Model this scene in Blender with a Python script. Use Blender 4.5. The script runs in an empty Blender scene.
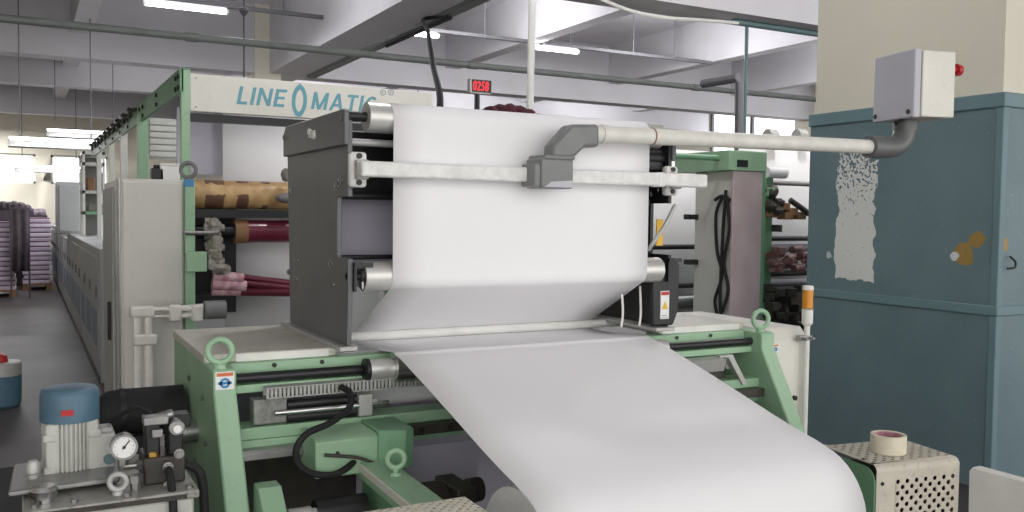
import bpy, bmesh, math, random
from mathutils import Vector, Matrix
random.seed(7)
S = bpy.context.scene
COL = S.collection
PI = math.pi

# ------------------------------------------------------------------ camera
YAW, PIT, ROL, FPX = 0.496592612, 0.0454972753, 0.0122982963, 903.541633
cy_, sy_ = math.cos(YAW), math.sin(YAW); cp_, sp_ = math.cos(PIT), math.sin(PIT)
FW = Vector((sy_*cp_, cy_*cp_, -sp_)); RT = Vector((cy_, -sy_, 0)); UP = RT.cross(FW)
R2 = RT*math.cos(ROL) + UP*math.sin(ROL); U2 = -RT*math.sin(ROL) + UP*math.cos(ROL)
CAM = Vector((0, 0, 1.5))
cam = bpy.data.cameras.new('camera'); camo = bpy.data.objects.new('camera', cam); COL.objects.link(camo)
cam.sensor_fit = 'HORIZONTAL'; cam.sensor_width = 36; cam.lens = 36*FPX/1024; cam.clip_start = 0.05; cam.clip_end = 200
M = Matrix((R2, U2, -FW)).transposed().to_4x4(); M.translation = CAM; camo.matrix_world = M
S.camera = camo

def at(px, py, Y=None, X=None, Z=None):
    """the place on a world plane that the photograph shows at a pixel"""
    d = R2*((px-512)/FPX) - U2*((py-256)/FPX) + FW
    if Y is not None: return CAM + d*(Y/d.y)
    if X is not None: return CAM + d*(X/d.x)
    return CAM + d*((Z-1.5)/d.z)

# ------------------------------------------------------------------ materials
def lin(c):
    return tuple(((v/255)/12.92 if v/255 <= .04045 else ((v/255+.055)/1.055)**2.4) for v in c)
def mat(name, rgb, rough=.5, metal=0., var=.06, scale=8., bump=0., spec=.5, rgb2=None, dirt=0., coat=0.):
    m = bpy.data.materials.new(name); m.use_nodes = True; nt = m.node_tree; N = nt.nodes; L = nt.links
    b = N['Principled BSDF']; b.inputs['Roughness'].default_value = rough; b.inputs['Metallic'].default_value = metal
    b.inputs['Specular IOR Level'].default_value = spec
    if coat: b.inputs['Coat Weight'].default_value = coat
    c = lin(rgb)
    geo = N.new('ShaderNodeNewGeometry')
    nz = N.new('ShaderNodeTexNoise'); nz.inputs['Scale'].default_value = scale; nz.inputs['Detail'].default_value = 6
    L.new(geo.outputs['Position'], nz.inputs['Vector'])
    rp = N.new('ShaderNodeValToRGB'); rp.color_ramp.elements[0].position = .3; rp.color_ramp.elements[1].position = .72
    c2 = lin(rgb2) if rgb2 else tuple(v*(1-var*2) for v in c)
    rp.color_ramp.elements[0].color = (*c2, 1); rp.color_ramp.elements[1].color = (*[min(1, v*(1+var*.5)) for v in c], 1)
    L.new(nz.outputs['Fac'], rp.inputs['Fac'])
    out = rp.outputs['Color']
    if dirt:
        n2 = N.new('ShaderNodeTexNoise'); n2.inputs['Scale'].default_value = scale*4; n2.inputs['Detail'].default_value = 8
        L.new(geo.outputs['Position'], n2.inputs['Vector'])
        r2 = N.new('ShaderNodeValToRGB'); r2.color_ramp.elements[0].position = .58; r2.color_ramp.elements[1].position = .70
        r2.color_ramp.elements[0].color = (0, 0, 0, 1); r2.color_ramp.elements[1].color = (dirt, dirt, dirt, 1)
        L.new(n2.outputs['Fac'], r2.inputs['Fac'])
        mx = N.new('ShaderNodeMixRGB'); L.new(r2.outputs['Color'], mx.inputs['Fac']); L.new(out, mx.inputs['Color1'])
        mx.inputs['Color2'].default_value = (.05, .04, .03, 1); out = mx.outputs['Color']
    L.new(out, b.inputs['Base Color'])
    if bump:
        bp = N.new('ShaderNodeBump'); bp.inputs['Strength'].default_value = bump; bp.inputs['Distance'].default_value = .01
        L.new(nz.outputs['Fac'], bp.inputs['Height']); L.new(bp.outputs['Normal'], b.inputs['Normal'])
    return m
def emit(name, rgb, s):
    m = bpy.data.materials.new(name); m.use_nodes = True; nt = m.node_tree; b = nt.nodes['Principled BSDF']
    b.inputs['Base Color'].default_value = (*lin(rgb), 1); b.inputs['Emission Color'].default_value = (*lin(rgb), 1)
    b.inputs['Emission Strength'].default_value = s
    return m
K = {}
K['paper'] = mat('paper_white', (243, 242, 244), .75, var=.01, scale=2, spec=.2)
K['paperroll'] = mat('paper_edge', (232, 231, 234), .8, var=.03, scale=60, spec=.2)
K['green'] = mat('machine_green', (158, 194, 160), .42, var=.05, scale=6, dirt=.12)
K['greend'] = mat('machine_green_plain', (122, 168, 132), .45, var=.06, scale=7, dirt=.12)
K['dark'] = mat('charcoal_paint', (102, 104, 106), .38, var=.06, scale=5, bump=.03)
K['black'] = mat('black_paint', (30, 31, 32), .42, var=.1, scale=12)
K['rubber'] = mat('black_rubber', (26, 26, 27), .7, var=.1, scale=20)
K['chrome'] = mat('polished_steel', (205, 205, 203), .22, metal=1, var=.03, scale=30)
K['steel'] = mat('brushed_steel', (160, 160, 158), .36, metal=.85, var=.08, scale=30)
K['satin'] = mat('satin_roller', (214, 213, 208), .42, metal=.55, var=.02, scale=30)
K['deck'] = mat('worn_deck', (206, 203, 192), .5, var=.05, scale=7, dirt=.25)
K['elbow'] = mat('dark_grey_elbow', (104, 106, 106), .4, var=.06, scale=14)
K['alu'] = mat('grey_aluminium', (190, 190, 186), .45, metal=.3, var=.05, scale=20, dirt=.1)
K['cream'] = mat('cream_enamel', (226, 224, 214), .42, var=.03, scale=5, dirt=.08)
K['cabinet'] = mat('pale_cabinet', (212, 211, 203), .45, var=.04, scale=4, dirt=.06)
K['whitepaint'] = mat('white_paint', (232, 232, 226), .5, var=.04, scale=14, dirt=.08)
K['tape'] = mat('white_tape_wrap', (238, 238, 234), .6, var=.08, scale=28, bump=.3)
K['pvc'] = mat('cream_pipe', (230, 228, 220), .42, var=.06, scale=22, dirt=.12)
K['greypvc'] = mat('grey_plastic', (126, 129, 128), .45, var=.06, scale=14)
K['boxgrey'] = mat('light_grey_box', (188, 188, 196), .4, var=.02, scale=6)
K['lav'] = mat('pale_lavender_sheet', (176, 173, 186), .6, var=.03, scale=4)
K['teal'] = mat('teal_lettering', (104, 166, 180), .5, var=.03)
K['greytext'] = mat('grey_lettering', (170, 176, 178), .5, var=.03)
K['motorblue'] = mat('blue_cowl', (84, 116, 136), .45, var=.08, scale=18, dirt=.15)
K['motorgrey'] = mat('pale_grey_casting', (196, 197, 190), .5, var=.06, scale=20, dirt=.15)
K['white'] = mat('plain_white', (240, 240, 238), .5, var=.01)
K['red'] = mat('red_plastic', (190, 40, 40), .4, var=.03)
K['maroon'] = mat('maroon_ink', (112, 38, 58), .28, var=.15, scale=10, coat=.3)
K['inkpink'] = mat('pink_ink_stain', (206, 176, 182), .5, var=.25, scale=25, rgb2=(168, 110, 122))
K['brass'] = mat('brass', (186, 150, 74), .35, metal=.8)
K['orange'] = mat('orange_lens', (226, 150, 40), .3, var=.03)
K['yellow'] = mat('yellow_label', (236, 190, 60), .5, var=.03)
K['bluelabel'] = mat('blue_label', (70, 140, 190), .5, var=.03)
K['orangelabel'] = mat('orange_label', (214, 116, 66), .5, var=.03)
K['pinkpanel'] = mat('stained_pink_panel', (204, 190, 190), .5, var=.08, scale=4, rgb2=(184, 162, 166), dirt=.1)
K['greycab'] = mat('mid_grey_panel', (128, 126, 124), .5, var=.06, scale=4)
K['concrete'] = mat('painted_concrete', (214, 212, 216), .8, var=.05, scale=1.2)
K['beam'] = mat('painted_beam', (206, 204, 208), .8, var=.05, scale=1.0)
K['creamwall'] = mat('cream_wall', (228, 222, 206), .75, var=.03, scale=1.4)
K['floor'] = mat('factory_floor', (84, 78, 77), .5, var=.15, scale=1.6, rgb2=(60, 55, 55), bump=.02)
K['piperail'] = mat('grey_green_pipe', (120, 126, 122), .5, var=.08, scale=8)
K['rodgrey'] = mat('thin_grey_rod', (96, 96, 100), .5)
K['rowgrey'] = mat('row_grey', (176, 178, 178), .5, var=.06, scale=3)
K['rowblue'] = mat('row_blue_panel', (120, 138, 158), .5, var=.06, scale=3)
K['stack'] = mat('wrapped_stock', (186, 172, 192), .6, var=.1, scale=10)
K['stacklight'] = mat('pale_wrapped_stock', (206, 196, 210), .6, var=.06, scale=10)
K['stackedge'] = mat('stock_card', (120, 84, 104), .6, var=.15, scale=14)
K['maroondark'] = mat('dark_maroon_cloth', (84, 34, 46), .8, var=.25, scale=30)
K['mauve'] = mat('mauve_cloth', (94, 84, 92), .9, var=.15, scale=10)
K['leather'] = mat('brown_card', (150, 112, 80), .7, var=.2, scale=8)
K['tube'] = emit('lamp_tube', (255, 252, 255), 9)
K['pane'] = emit('daylit_pane', (250, 252, 255), 2.2)
K['ledred'] = emit('led_red', (255, 30, 44), 1.1)
K['clear'] = mat('dusty_clear_plastic', (150, 152, 146), .2, var=.2, scale=40)
K['perf'] = mat('perforated_cream', (206, 200, 184), .5, var=.06, scale=14, dirt=.25)
K['tapepaper'] = mat('masking_tape', (226, 218, 196), .6, var=.05, scale=30)
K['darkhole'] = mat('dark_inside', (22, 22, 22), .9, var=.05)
K['bearing'] = mat('oily_casting', (64, 60, 54), .45, var=.2, scale=20)
K['duct'] = mat('duct_grey', (176, 178, 172), .5, var=.05, scale=20)
K['tealpipe'] = mat('teal_pipe', (96, 120, 124), .5)

# brown printing cylinder with chequered stained patches
def cyl_mat():
    m = mat('ink_brown_cylinder', (204, 172, 122), .45, var=.22, scale=14, rgb2=(166, 128, 84), coat=.1)
    nt = m.node_tree; N = nt.nodes; L = nt.links; b = N['Principled BSDF']
    src = b.inputs['Base Color'].links[0].from_socket
    g = N.new('ShaderNodeNewGeometry'); sp = N.new('ShaderNodeSeparateXYZ'); L.new(g.outputs['Position'], sp.inputs[0])
    nz = N.new('ShaderNodeTexNoise'); nz.inputs['Scale'].default_value = 30; L.new(g.outputs['Position'], nz.inputs['Vector'])
    def M2(op, a, b2):
        n = N.new('ShaderNodeMath'); n.operation = op
        for i, v in enumerate((a, b2)):
            if isinstance(v, (int, float)): n.inputs[i].default_value = v
            else: L.new(v, n.inputs[i])
        return n.outputs[0]
    jit = M2('MULTIPLY', M2('SUBTRACT', nz.outputs['Fac'], .5), .03)
    X_ = M2('ADD', sp.outputs['X'], jit); Z_ = M2('ADD', sp.outputs['Z'], jit); o = src
    for (u0, u1, v0, v1) in ((205, 225, 184, 176), (237, 249, 183, 176), (262, 271, 184, 176), (205, 224, 208, 195), (237, 248, 212, 195), (262, 268, 212, 205)):
        a, c = at(u0, v0, Y=5.37), at(u1, v1, Y=5.37)
        k = M2('MULTIPLY', M2('MULTIPLY', M2('GREATER_THAN', X_, a.x), M2('LESS_THAN', X_, c.x)), M2('MULTIPLY', M2('GREATER_THAN', Z_, a.z), M2('LESS_THAN', Z_, c.z)))
        mx = N.new('ShaderNodeMixRGB'); L.new(M2('MULTIPLY', k, .85), mx.inputs['Fac']); L.new(o, mx.inputs['Color1'])
        mx.inputs['Color2'].default_value = (*lin((84, 50, 48)), 1); o = mx.outputs['Color']
    L.new(o, b.inputs['Base Color'])
    return m
K['printcyl'] = cyl_mat()

# ------------------------------------------------------------------ mesh builder
class MB:
    def __init__(s): s.bm = bmesh.new()
    def _new(s, vs, fs):
        b = [s.bm.verts.new(v) for v in vs]
        for f in fs:
            try: s.bm.faces.new([b[i] for i in f])
            except ValueError: pass
        return s
    def box(s, a, b, rz=0., c=None):
        x0, x1 = sorted((a[0], b[0])); y0, y1 = sorted((a[1], b[1])); z0, z1 = sorted((a[2], b[2]))
        vs = [Vector(v) for v in ((x0,y0,z0),(x1,y0,z0),(x1,y1,z0),(x0,y1,z0),(x0,y0,z1),(x1,y0,z1),(x1,y1,z1),(x0,y1,z1))]
        if rz:
            c = Vector(c) if c is not None else sum(vs, Vector())/8
            R = Matrix.Rotation(rz, 4, 'Z'); vs = [R @ (v-c) + c for v in vs]
        return s._new(vs, [(3,2,1,0),(4,5,6,7),(0,1,5,4),(1,2,6,5),(2,3,7,6),(3,0,4,7)])
    def prism(s, poly, axis, a, b):
        """poly: 2-D outline; axis X -> (y,z), Y -> (x,z), Z -> (x,y)"""
        def P(u, v, w): return {'X': (w, u, v), 'Y': (u, w, v), 'Z': (u, v, w)}[axis]
        n = len(poly); vs = [P(u, v, a) for u, v in poly] + [P(u, v, b) for u, v in poly]
        s._new(vs, [tuple(range(n))[::-1], tuple(range(n, 2*n))] + [(i, (i+1) % n, n+(i+1) % n, n+i) for i in range(n)])
        return s
    def cyl(s, p, q, r, r2=None, n=24, cap=True):
        p, q = Vector(p), Vector(q); r2 = r if r2 is None else r2; d = (q-p).normalized()
        u = d.orthogonal().normalized(); v = d.cross(u); vs = []
        for c, rr in ((p, r), (q, r2)):
            for i in range(n):
                a = 2*PI*i/n; vs.append(c + (u*math.cos(a)+v*math.sin(a))*rr)
        fs = [(i, (i+1) % n, n+(i+1) % n, n+i) for i in range(n)]
        if cap: fs += [tuple(range(n))[::-1], tuple(range(n, 2*n))]
        return s._new(vs, fs)
    def ring(s, p, q, ro, ri, n=32):
        """a hollow cylinder"""
        p, q = Vector(p), Vector(q); d = (q-p).normalized(); u = d.orthogonal().normalized(); v = d.cross(u); vs = []
        for c, rr in ((p, ro), (q, ro), (q, ri), (p, ri)):
            for i in range(n):
                a = 2*PI*i/n; vs.append(c + (u*math.cos(a)+v*math.sin(a))*rr)
        fs = []
        for k in range(4):
            for i in range(n): fs.append((k*n+i, k*n+(i+1) % n, ((k+1) % 4)*n+(i+1) % n, ((k+1) % 4)*n+i))
        return s._new(vs, fs)
    def lathe(s, c, prof, axis=(0, 0, 1), n=28):
        """prof: (radius, height) pairs"""
        c = Vector(c); d = Vector(axis).normalized(); u = d.orthogonal().normalized(); v = d.cross(u); vs = []
        for r, h in prof:
            for i in range(n):
                a = 2*PI*i/n; vs.append(c + d*h + (u*math.cos(a)+v*math.sin(a))*max(r, 1e-4))
        fs = [tuple(range(n))[::-1], tuple(range((len(prof)-1)*n, len(prof)*n))]
        for k in range(len(prof)-1):
            for i in range(n): fs.append((k*n+i, k*n+(i+1) % n, (k+1)*n+(i+1) % n, (k+1)*n+i))
        return s._new(vs, fs)
    def torus(s, c, axis, R, r, n=36, m=12):
        c = Vector(c); d = Vector(axis).normalized(); u = d.orthogonal().normalized(); v = d.cross(u); vs = []; fs = []
        for i in range(n):
            a = 2*PI*i/n; e = u*math.cos(a)+v*math.sin(a)
            for j in range(m):
                t = 2*PI*j/m; vs.append(c + e*(R+r*math.cos(t)) + d*r*math.sin(t))
        for i in range(n):
            for j in range(m): fs.append((i*m+j, ((i+1) % n)*m+j, ((i+1) % n)*m+(j+1) % m, i*m+(j+1) % m))
        return s._new(vs, fs)
    def tube(s, pts, r, n=10, smooth=True, sub=6):
        P = [Vector(p) for p in pts]
        if smooth and len(P) > 2:
            Q = []
            for i in range(len(P)-1):
                a = P[max(i-1, 0)]; b = P[i]; c = P[i+1]; d = P[min(i+2, len(P)-1)]
                for k in range(sub):
                    t = k/sub; Q.append(.5*((2*b)+(c-a)*t+(2*a-5*b+4*c-d)*t*t+(3*b-a-3*c+d)*t**3))
            Q.append(P[-1]); P = Q
        vs = []; u = None
        for i, p in enumerate(P):
            t = (P[min(i+1, len(P)-1)]-P[max(i-1, 0)]).normalized()
            if u is None: u = t.orthogonal().normalized()
            u = (u - t*u.dot(t)).normalized(); v = t.cross(u)
            for j in range(n):
                a = 2*PI*j/n; vs.append(p+(u*math.cos(a)+v*math.sin(a))*r)
        fs = [tuple(range(n))[::-1], tuple(range((len(P)-1)*n, len(P)*n))]
        for i in range(len(P)-1):
            for j in range(n): fs.append((i*n+j, i*n+(j+1) % n, (i+1)*n+(j+1) % n, (i+1)*n+j))
        return s._new(vs, fs)
    def blob(s, c, rad, n=18, m=12, j=0.):
        c = Vector(c); vs = []; fs = []
        for i in range(m+1):
            th = PI*i/m
            for k in range(n):
                a = 2*PI*k/n; w = 1+random.uniform(-j, j) if 0 < i < m else 1
                vs.append(c+Vector((rad[0]*math.sin(th)*math.cos(a)*w, rad[1]*math.sin(th)*math.sin(a)*w, rad[2]*math.cos(th)*w)))
        for i in range(m):
            for k in range(n): fs.append((i*n+k, (i+1)*n+k, (i+1)*n+(k+1) % n, i*n+(k+1) % n))
        return s._new(vs, fs)
    def rot(s, c, axis, ang):
        bmesh.ops.rotate(s.bm, cent=Vector(c), matrix=Matrix.Rotation(ang, 3, axis), verts=s.bm.verts); return s

def root_loc(o):
    while o.parent: o = o.parent
    return o.location
WHOLE = {'sign_letters', 'digits', 'registered_mark', 'gauge_needle', 'label_lines', 'slotted_duct', 'cooling_fins', 'front_grille', 'top_grille', 'tread', 'shell', 'sticker_symbol', 'window_frame'}
def islands(bm):
    """groups of faces: loose pieces, pieces whose boxes touch counted as one"""
    seen = set(); boxes = []
    for f0 in bm.faces:
        if f0.index in seen: continue
        st = [f0]; seen.add(f0.index); fs = []
        while st:
            f = st.pop(); fs.append(f.index)
            for v in f.verts:
                for g in v.link_faces:
                    if g.index not in seen: seen.add(g.index); st.append(g)
        vs = [v.co for i in fs for v in bm.faces[i].verts]
        boxes.append([[min(v[k] for v in vs)-.0015 for k in range(3)], [max(v[k] for v in vs)+.0015 for k in range(3)], fs])
    ch = True
    while ch:
        ch = False
        for i in range(len(boxes)):
            for j in range(i+1, len(boxes)):
                a, b = boxes[i], boxes[j]
                if all(a[0][k] <= b[1][k] and b[0][k] <= a[1][k] for k in range(3)):
                    boxes[i] = [[min(a[0][k], b[0][k]) for k in range(3)], [max(a[1][k], b[1][k]) for k in range(3)], a[2]+b[2]]
                    del boxes[j]; ch = True; break
            if ch: break
    return [b[2] for b in boxes]
def build(name, mb, m, parent=None, bevel=0., label=None, cat=None, group=None, kind=None, sharp=.6):
    bm = mb.bm
    if parent is not None and name not in WHOLE and kind is None:
        bm.faces.ensure_lookup_table(); bm.faces.index_update()
        isl = islands(bm)
        if len(isl) > 1:
            first = None
            for fs in isl:
                sub = MB(); mp = {}
                for i in fs:
                    f = bm.faces[i]
                    for v in f.verts:
                        if v.index not in mp or True: mp.setdefault(v, None)
                for v in mp: mp[v] = sub.bm.verts.new(v.co)
                for i in fs:
                    try: sub.bm.faces.new([mp[v] for v in bm.faces[i].verts])
                    except ValueError: pass
                o = _build(name, sub, m, parent, bevel, label, cat, group, kind, sharp)
                first = first or o
            bm.free(); return first
    return _build(name, mb, m, parent, bevel, label, cat, group, kind, sharp)
def _build(name, mb, m, parent=None, bevel=0., label=None, cat=None, group=None, kind=None, sharp=.6):
    bm = mb.bm
    bmesh.ops.remove_doubles(bm, verts=bm.verts, dist=1e-6)
    bmesh.ops.recalc_face_normals(bm, faces=bm.faces)
    for f in bm.faces: f.smooth = True
    for e in bm.edges:
        if len(e.link_faces) == 2 and e.calc_face_angle(0) > sharp: e.smooth = False
    me = bpy.data.meshes.new(name)
    if parent is not None: loc = root_loc(parent)
    else:
        xs = [v.co for v in bm.verts]
        loc = Vector(((min(v.x for v in xs)+max(v.x for v in xs))/2, (min(v.y for v in xs)+max(v.y for v in xs))/2, min(v.z for v in xs)))
    bmesh.ops.translate(bm, verts=bm.verts, vec=-loc)
    bm.to_mesh(me); bm.free(); me.materials.append(m)
    o = bpy.data.objects.new(name, me); COL.objects.link(o)
    if parent is None: o.location = loc
    else: o.parent = parent
    if bevel:
        bv = o.modifiers.new('bevel', 'BEVEL'); bv.width = bevel; bv.segments = 2; bv.limit_method = 'ANGLE'; bv.angle_limit = .6
    if label: o['label'] = label
    if cat: o['category'] = cat
    if group: o['group'] = group
    if kind: o['kind'] = kind
    return o
def thing(name, loc, label, cat, group=None):
    o = bpy.data.objects.new(name, None); COL.objects.link(o); o.location = loc; o.empty_display_size = .1
    o['label'] = label; o['category'] = cat
    if group: o['group'] = group
    return o
def copy_thing(o, loc, label=None):
    c = o.copy(); COL.objects.link(c); c.location = loc
    if label: c['label'] = label
    for ch in list(o.children):
        d = ch.copy(); COL.objects.link(d); d.parent = c
        for g in list(ch.children):
            e = g.copy(); COL.objects.link(e); e.parent = d
    return c
def struct(name, mb, m, bevel=0.): return build(name, mb, m, bevel=bevel, kind='structure')
def text(name, s, size, m, parent, place, shear=0., bold=0., depth=.001, width=None):
    """place: 4x4 matrix taking the text plane (x right, y up, z out) to the world; width: fit"""
    cu = bpy.data.curves.new(name, 'FONT'); cu.body = s; cu.size = size; cu.shear = shear; cu.offset = bold; cu.extrude = depth; cu.space_character = 1.08
    to = bpy.data.objects.new(name, cu); COL.objects.link(to)
    bpy.context.view_layer.update()
    me = bpy.data.meshes.new_from_object(to.evaluated_get(bpy.context.evaluated_depsgraph_get()))
    bpy.data.objects.remove(to); bpy.data.curves.remove(cu)
    x0 = min(v.co.x for v in me.vertices); x1 = max(v.co.x for v in me.vertices)
    k = width/(x1-x0) if width else 1
    y0 = min(v.co.y for v in me.vertices); y1 = max(v.co.y for v in me.vertices)
    ky = size/(y1-y0)
    L = root_loc(parent)
    for v in me.vertices:
        v.co = place @ Vector(((v.co.x-x0)*k, (v.co.y-y0)*ky, v.co.z)) - L
    me.materials.clear(); me.materials.append(m); me.name = name
    o = bpy.data.objects.new(name, me); COL.objects.link(o); o.parent = parent
    return o
def plane_m(o, xdir, ydir):
    x = Vector(xdir).normalized(); y = Vector(ydir).normalized(); z = x.cross(y)
    m = Matrix((x, y, z)).transposed().to_4x4(); m.translation = Vector(o); return m
def eye_ring(mb, c, axis, R, r, stem_to):
    mb.torus(c, axis, R, r); c = Vector(c); st = Vector(stem_to)
    mb.cyl(st, c + (st-c).normalized()*(R), r*1.15, r*1.05, 14); mb.cyl(st, st+(c-st).normalized()*r*1.2, r*2.1, r*1.8, 18)

# ================================================================== SETTING
XR, YB, XL, ZC = 17.3, 30.0, -7.0, 5.15
YF = -5.0
struct('floor', MB().box((XL, YF, -.1), (XR+.3, YB+.3, 0)), K['floor'])
struct('ceiling', MB().box((XL, YF, ZC), (XR+.3, YB+.3, ZC+.2)), K['concrete'])
# beams along X (main, deep) and along Y
BZ, SZ = 3.95, 4.35
for y0, y1 in ((8.35, 8.9), (16.3, 16.75), (20.2, 20.6), (26.4, 26.8)):
    struct('ceiling_beam', MB().box((XL, y0, BZ), (XR, y1, ZC)), K['beam'])
struct('ceiling_beam', MB().box((3.88, YF, BZ+.005), (4.5, YB, ZC)), K['beam'])
for x in (.72, 7.3, 11.15, 14.6):
    struct('ceiling_beam', MB().box((x, YF, SZ), (x+.28, YB, ZC)), K['beam'])
struct('column', MB().box((3.62, 16.25, 0), (4.08, 16.72, ZC)), K['creamwall'])
# walls with openings
def wall_with_windows_y(name, y, x0, x1, wins, m):
    """a wall across Y=y with (xa, xb, za, zb) holes"""
    mb = MB(); xs = sorted({x0, x1, *[w[0] for w in wins], *[w[1] for w in wins]}); zs = sorted({0, ZC, *[w[2] for w in wins], *[w[3] for w in wins]})
    for i in range(len(xs)-1):
        for j in range(len(zs)-1):
            cx, cz = (xs[i]+xs[i+1])/2, (zs[j]+zs[j+1])/2
            if any(w[0] < cx < w[1] and w[2] < cz < w[3] for w in wins): continue
            mb.box((xs[i], y, zs[j]), (xs[i+1], y+.25, zs[j+1]))
    return struct(name, mb, m)
backw = [(-1.9, .35, 2.25, 3.1), (.75, 2.3, 2.25, 3.1), (9.5, 11.5, 2.4, 3.6), (12.5, 14.5, 2.4, 3.6)]
wall_with_windows_y('wall_back', YB, XL, XR+.3, backw, K['creamwall'])
wn = 0
for (a, b, c, d) in backw:
    wn += 1
    w = struct(f'window_{wn}', MB().box((a, YB+.15, c), (b, YB+.17, d)), K['pane'])
    fr = MB()
    for (p, q, r, s2) in ((a, a+.06, c, d), (b-.06, b, c, d), ((a+b)/2-.03, (a+b)/2+.03, c, d), (a, b, c, c+.06), (a, b, d-.06, d)):
        fr.box((p, YB+.08, r), (q, YB+.14, s2))
    build('window_frame', fr, K['whitepaint'], w)
# right wall: along Y
rw = [(9.0, 11.6, 2.9, 4.62), (12.2, 15.4, 2.9, 4.62), (16.9, 20.2, 2.9, 4.62)]
mb = MB(); ys = sorted({YF, YB, *[w[0] for w in rw], *[w[1] for w in rw]}); zs = [0, 2.9, 4.62, ZC]
for i in range(len(ys)-1):
    for j in range(3):
        c1, c2 = (ys[i]+ys[i+1])/2, (zs[j]+zs[j+1])/2
        if any(w[0] < c1 < w[1] and w[2] < c2 < w[3] for w in rw): continue
        mb.box((XR, ys[i], zs[j]), (XR+.25, ys[i+1], zs[j+1]))
struct('wall_right', mb, K['creamwall'])
for (a, b, c, d) in rw:
    wn += 1
    w = struct(f'window_{wn}', MB().box((XR+.15, a, c), (XR+.17, b, d)), K['pane'])
    fr = MB()
    for (p, q, r, s2) in ((a, a+.08, c, d), (b-.08, b, c, d), ((a+b)/2-.05, (a+b)/2+.05, c, d), (a, b, c, c+.08), (a, b, d-.08, d)):
        fr.box((XR+.06, p, r), (XR+.14, q, s2))
    build('window_frame', fr, K['rodgrey'], w)
struct('wall_left', MB().box((XL-.25, YF, 0), (XL, YB, ZC)), K['creamwall'])

# --- pillar on the right with blue dado
PX, PY1, PY2 = 4.72, 3.1, 4.43
struct('pillar', MB().box((PX, PY1, 0), (7.2, PY2, ZC)), K['creamwall'])
def dado_mat():
    m = mat('blue_dado', (112, 134, 140), .42, var=.07, scale=2.2, rgb2=(100, 121, 128))
    nt = m.node_tree; N = nt.nodes; L = nt.links; b = N['Principled BSDF']
    src = b.inputs['Base Color'].links[0].from_socket
    g = N.new('ShaderNodeNewGeometry'); sp = N.new('ShaderNodeSeparateXYZ'); L.new(g.outputs['Position'], sp.inputs[0])
    def M2(op, a, b2=None, c=None):
        n = N.new('ShaderNodeMath'); n.operation = op
        for i, v in enumerate((a, b2, c)):
            if v is None: continue
            if isinstance(v, (int, float)): n.inputs[i].default_value = v
            else: L.new(v, n.inputs[i])
        return n.outputs[0]
    nz = N.new('ShaderNodeTexNoise'); nz.inputs['Scale'].default_value = 9; nz.inputs['Detail'].default_value = 5; L.new(g.outputs['Position'], nz.inputs['Vector'])
    nf = N.new('ShaderNodeTexNoise'); nf.inputs['Scale'].default_value = 46; nf.inputs['Detail'].default_value = 3; L.new(g.outputs['Position'], nf.inputs['Vector'])
    # whitewashed patch of bare plaster, brushed out towards its top
    p0 = at(856, 280, X=PX); p1 = at(858, 150, X=PX); wl = at(839, 220, X=PX).y; wr = at(877, 220, X=PX).y
    cyy, hw = (wl+wr)/2, abs(wl-wr)/2
    dy = M2('ABSOLUTE', M2('SUBTRACT', M2('ADD', sp.outputs['Y'], M2('MULTIPLY', M2('SUBTRACT', nz.outputs['Fac'], .5), .10)), cyy))
    inY = M2('LESS_THAN', dy, hw)
    zz = M2('ADD', sp.outputs['Z'], M2('MULTIPLY', M2('SUBTRACT', nz.outputs['Fac'], .5), .08))
    inZ = M2('MULTIPLY', M2('GREATER_THAN', zz, p0.z), M2('LESS_THAN', zz, p1.z))
    h = M2('DIVIDE', M2('SUBTRACT', sp.outputs['Z'], p0.z), p1.z-p0.z)
    thr = M2('MULTIPLY', M2('MAXIMUM', M2('SUBTRACT', h, .35), 0.), .42)
    flake = M2('GREATER_THAN', nf.outputs['Fac'], M2('ADD', thr, .27))
    mask = M2('MULTIPLY', M2('MULTIPLY', M2('MULTIPLY', inY, inZ), flake), M2('LESS_THAN', sp.outputs['X'], PX+.01))
    mx = N.new('ShaderNodeMixRGB'); L.new(mask, mx.inputs['Fac']); L.new(src, mx.inputs['Color1']); mx.inputs['Color2'].default_value = (*lin((226, 227, 224)), 1)
    # two ochre blobs
    o = mx.outputs['Color']
    for (px, py, r, c3) in ((967, 254, .062, (160, 132, 70)), (979, 240, .05, (160, 132, 70)), (1000, 244, .03, (160, 132, 70)), (956, 256, .018, (214, 216, 214)), (830, 255, .02, (200, 204, 204)), (841, 206, .012, (200, 204, 204))):
        c = at(px, py, X=PX)
        dy2 = M2('SUBTRACT', sp.outputs['Y'], c.y); dz2 = M2('SUBTRACT', sp.outputs['Z'], c.z)
        dd = M2('SQRT', M2('ADD', M2('MULTIPLY', dy2, dy2), M2('MULTIPLY', dz2, dz2)))
        k = M2('LESS_THAN', M2('ADD', dd, M2('MULTIPLY', M2('SUBTRACT', nz.outputs['Fac'], .5), .08)), r)
        k = M2('MULTIPLY', k, M2('LESS_THAN', sp.outputs['X'], PX+(.06 if px == 1000 else .01)))
        m2 = N.new('ShaderNodeMixRGB'); L.new(k, m2.inputs['Fac']); L.new(o, m2.inputs['Color1']); m2.inputs['Color2'].default_value = (*lin(c3), 1); o = m2.outputs['Color']
    # small scuffs and a grimy band of wear low down
    r = N.new('ShaderNodeValToRGB'); r.color_ramp.elements[0].position = .69; r.color_ramp.elements[1].position = .72
    r.color_ramp.elements[0].color = (0, 0, 0, 1); r.color_ramp.elements[1].color = (.55, .55, .55, 1); L.new(nf.outputs['Fac'], r.inputs['Fac'])
    m3 = N.new('ShaderNodeMixRGB'); L.new(r.outputs['Color'], m3.inputs['Fac']); L.new(o, m3.inputs['Color1']); m3.inputs['Color2'].default_value = (*lin((150, 172, 176)), 1)
    L.new(m3.outputs['Color'], b.inputs['Base Color'])
    return m
K['dado'] = dado_mat()
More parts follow.
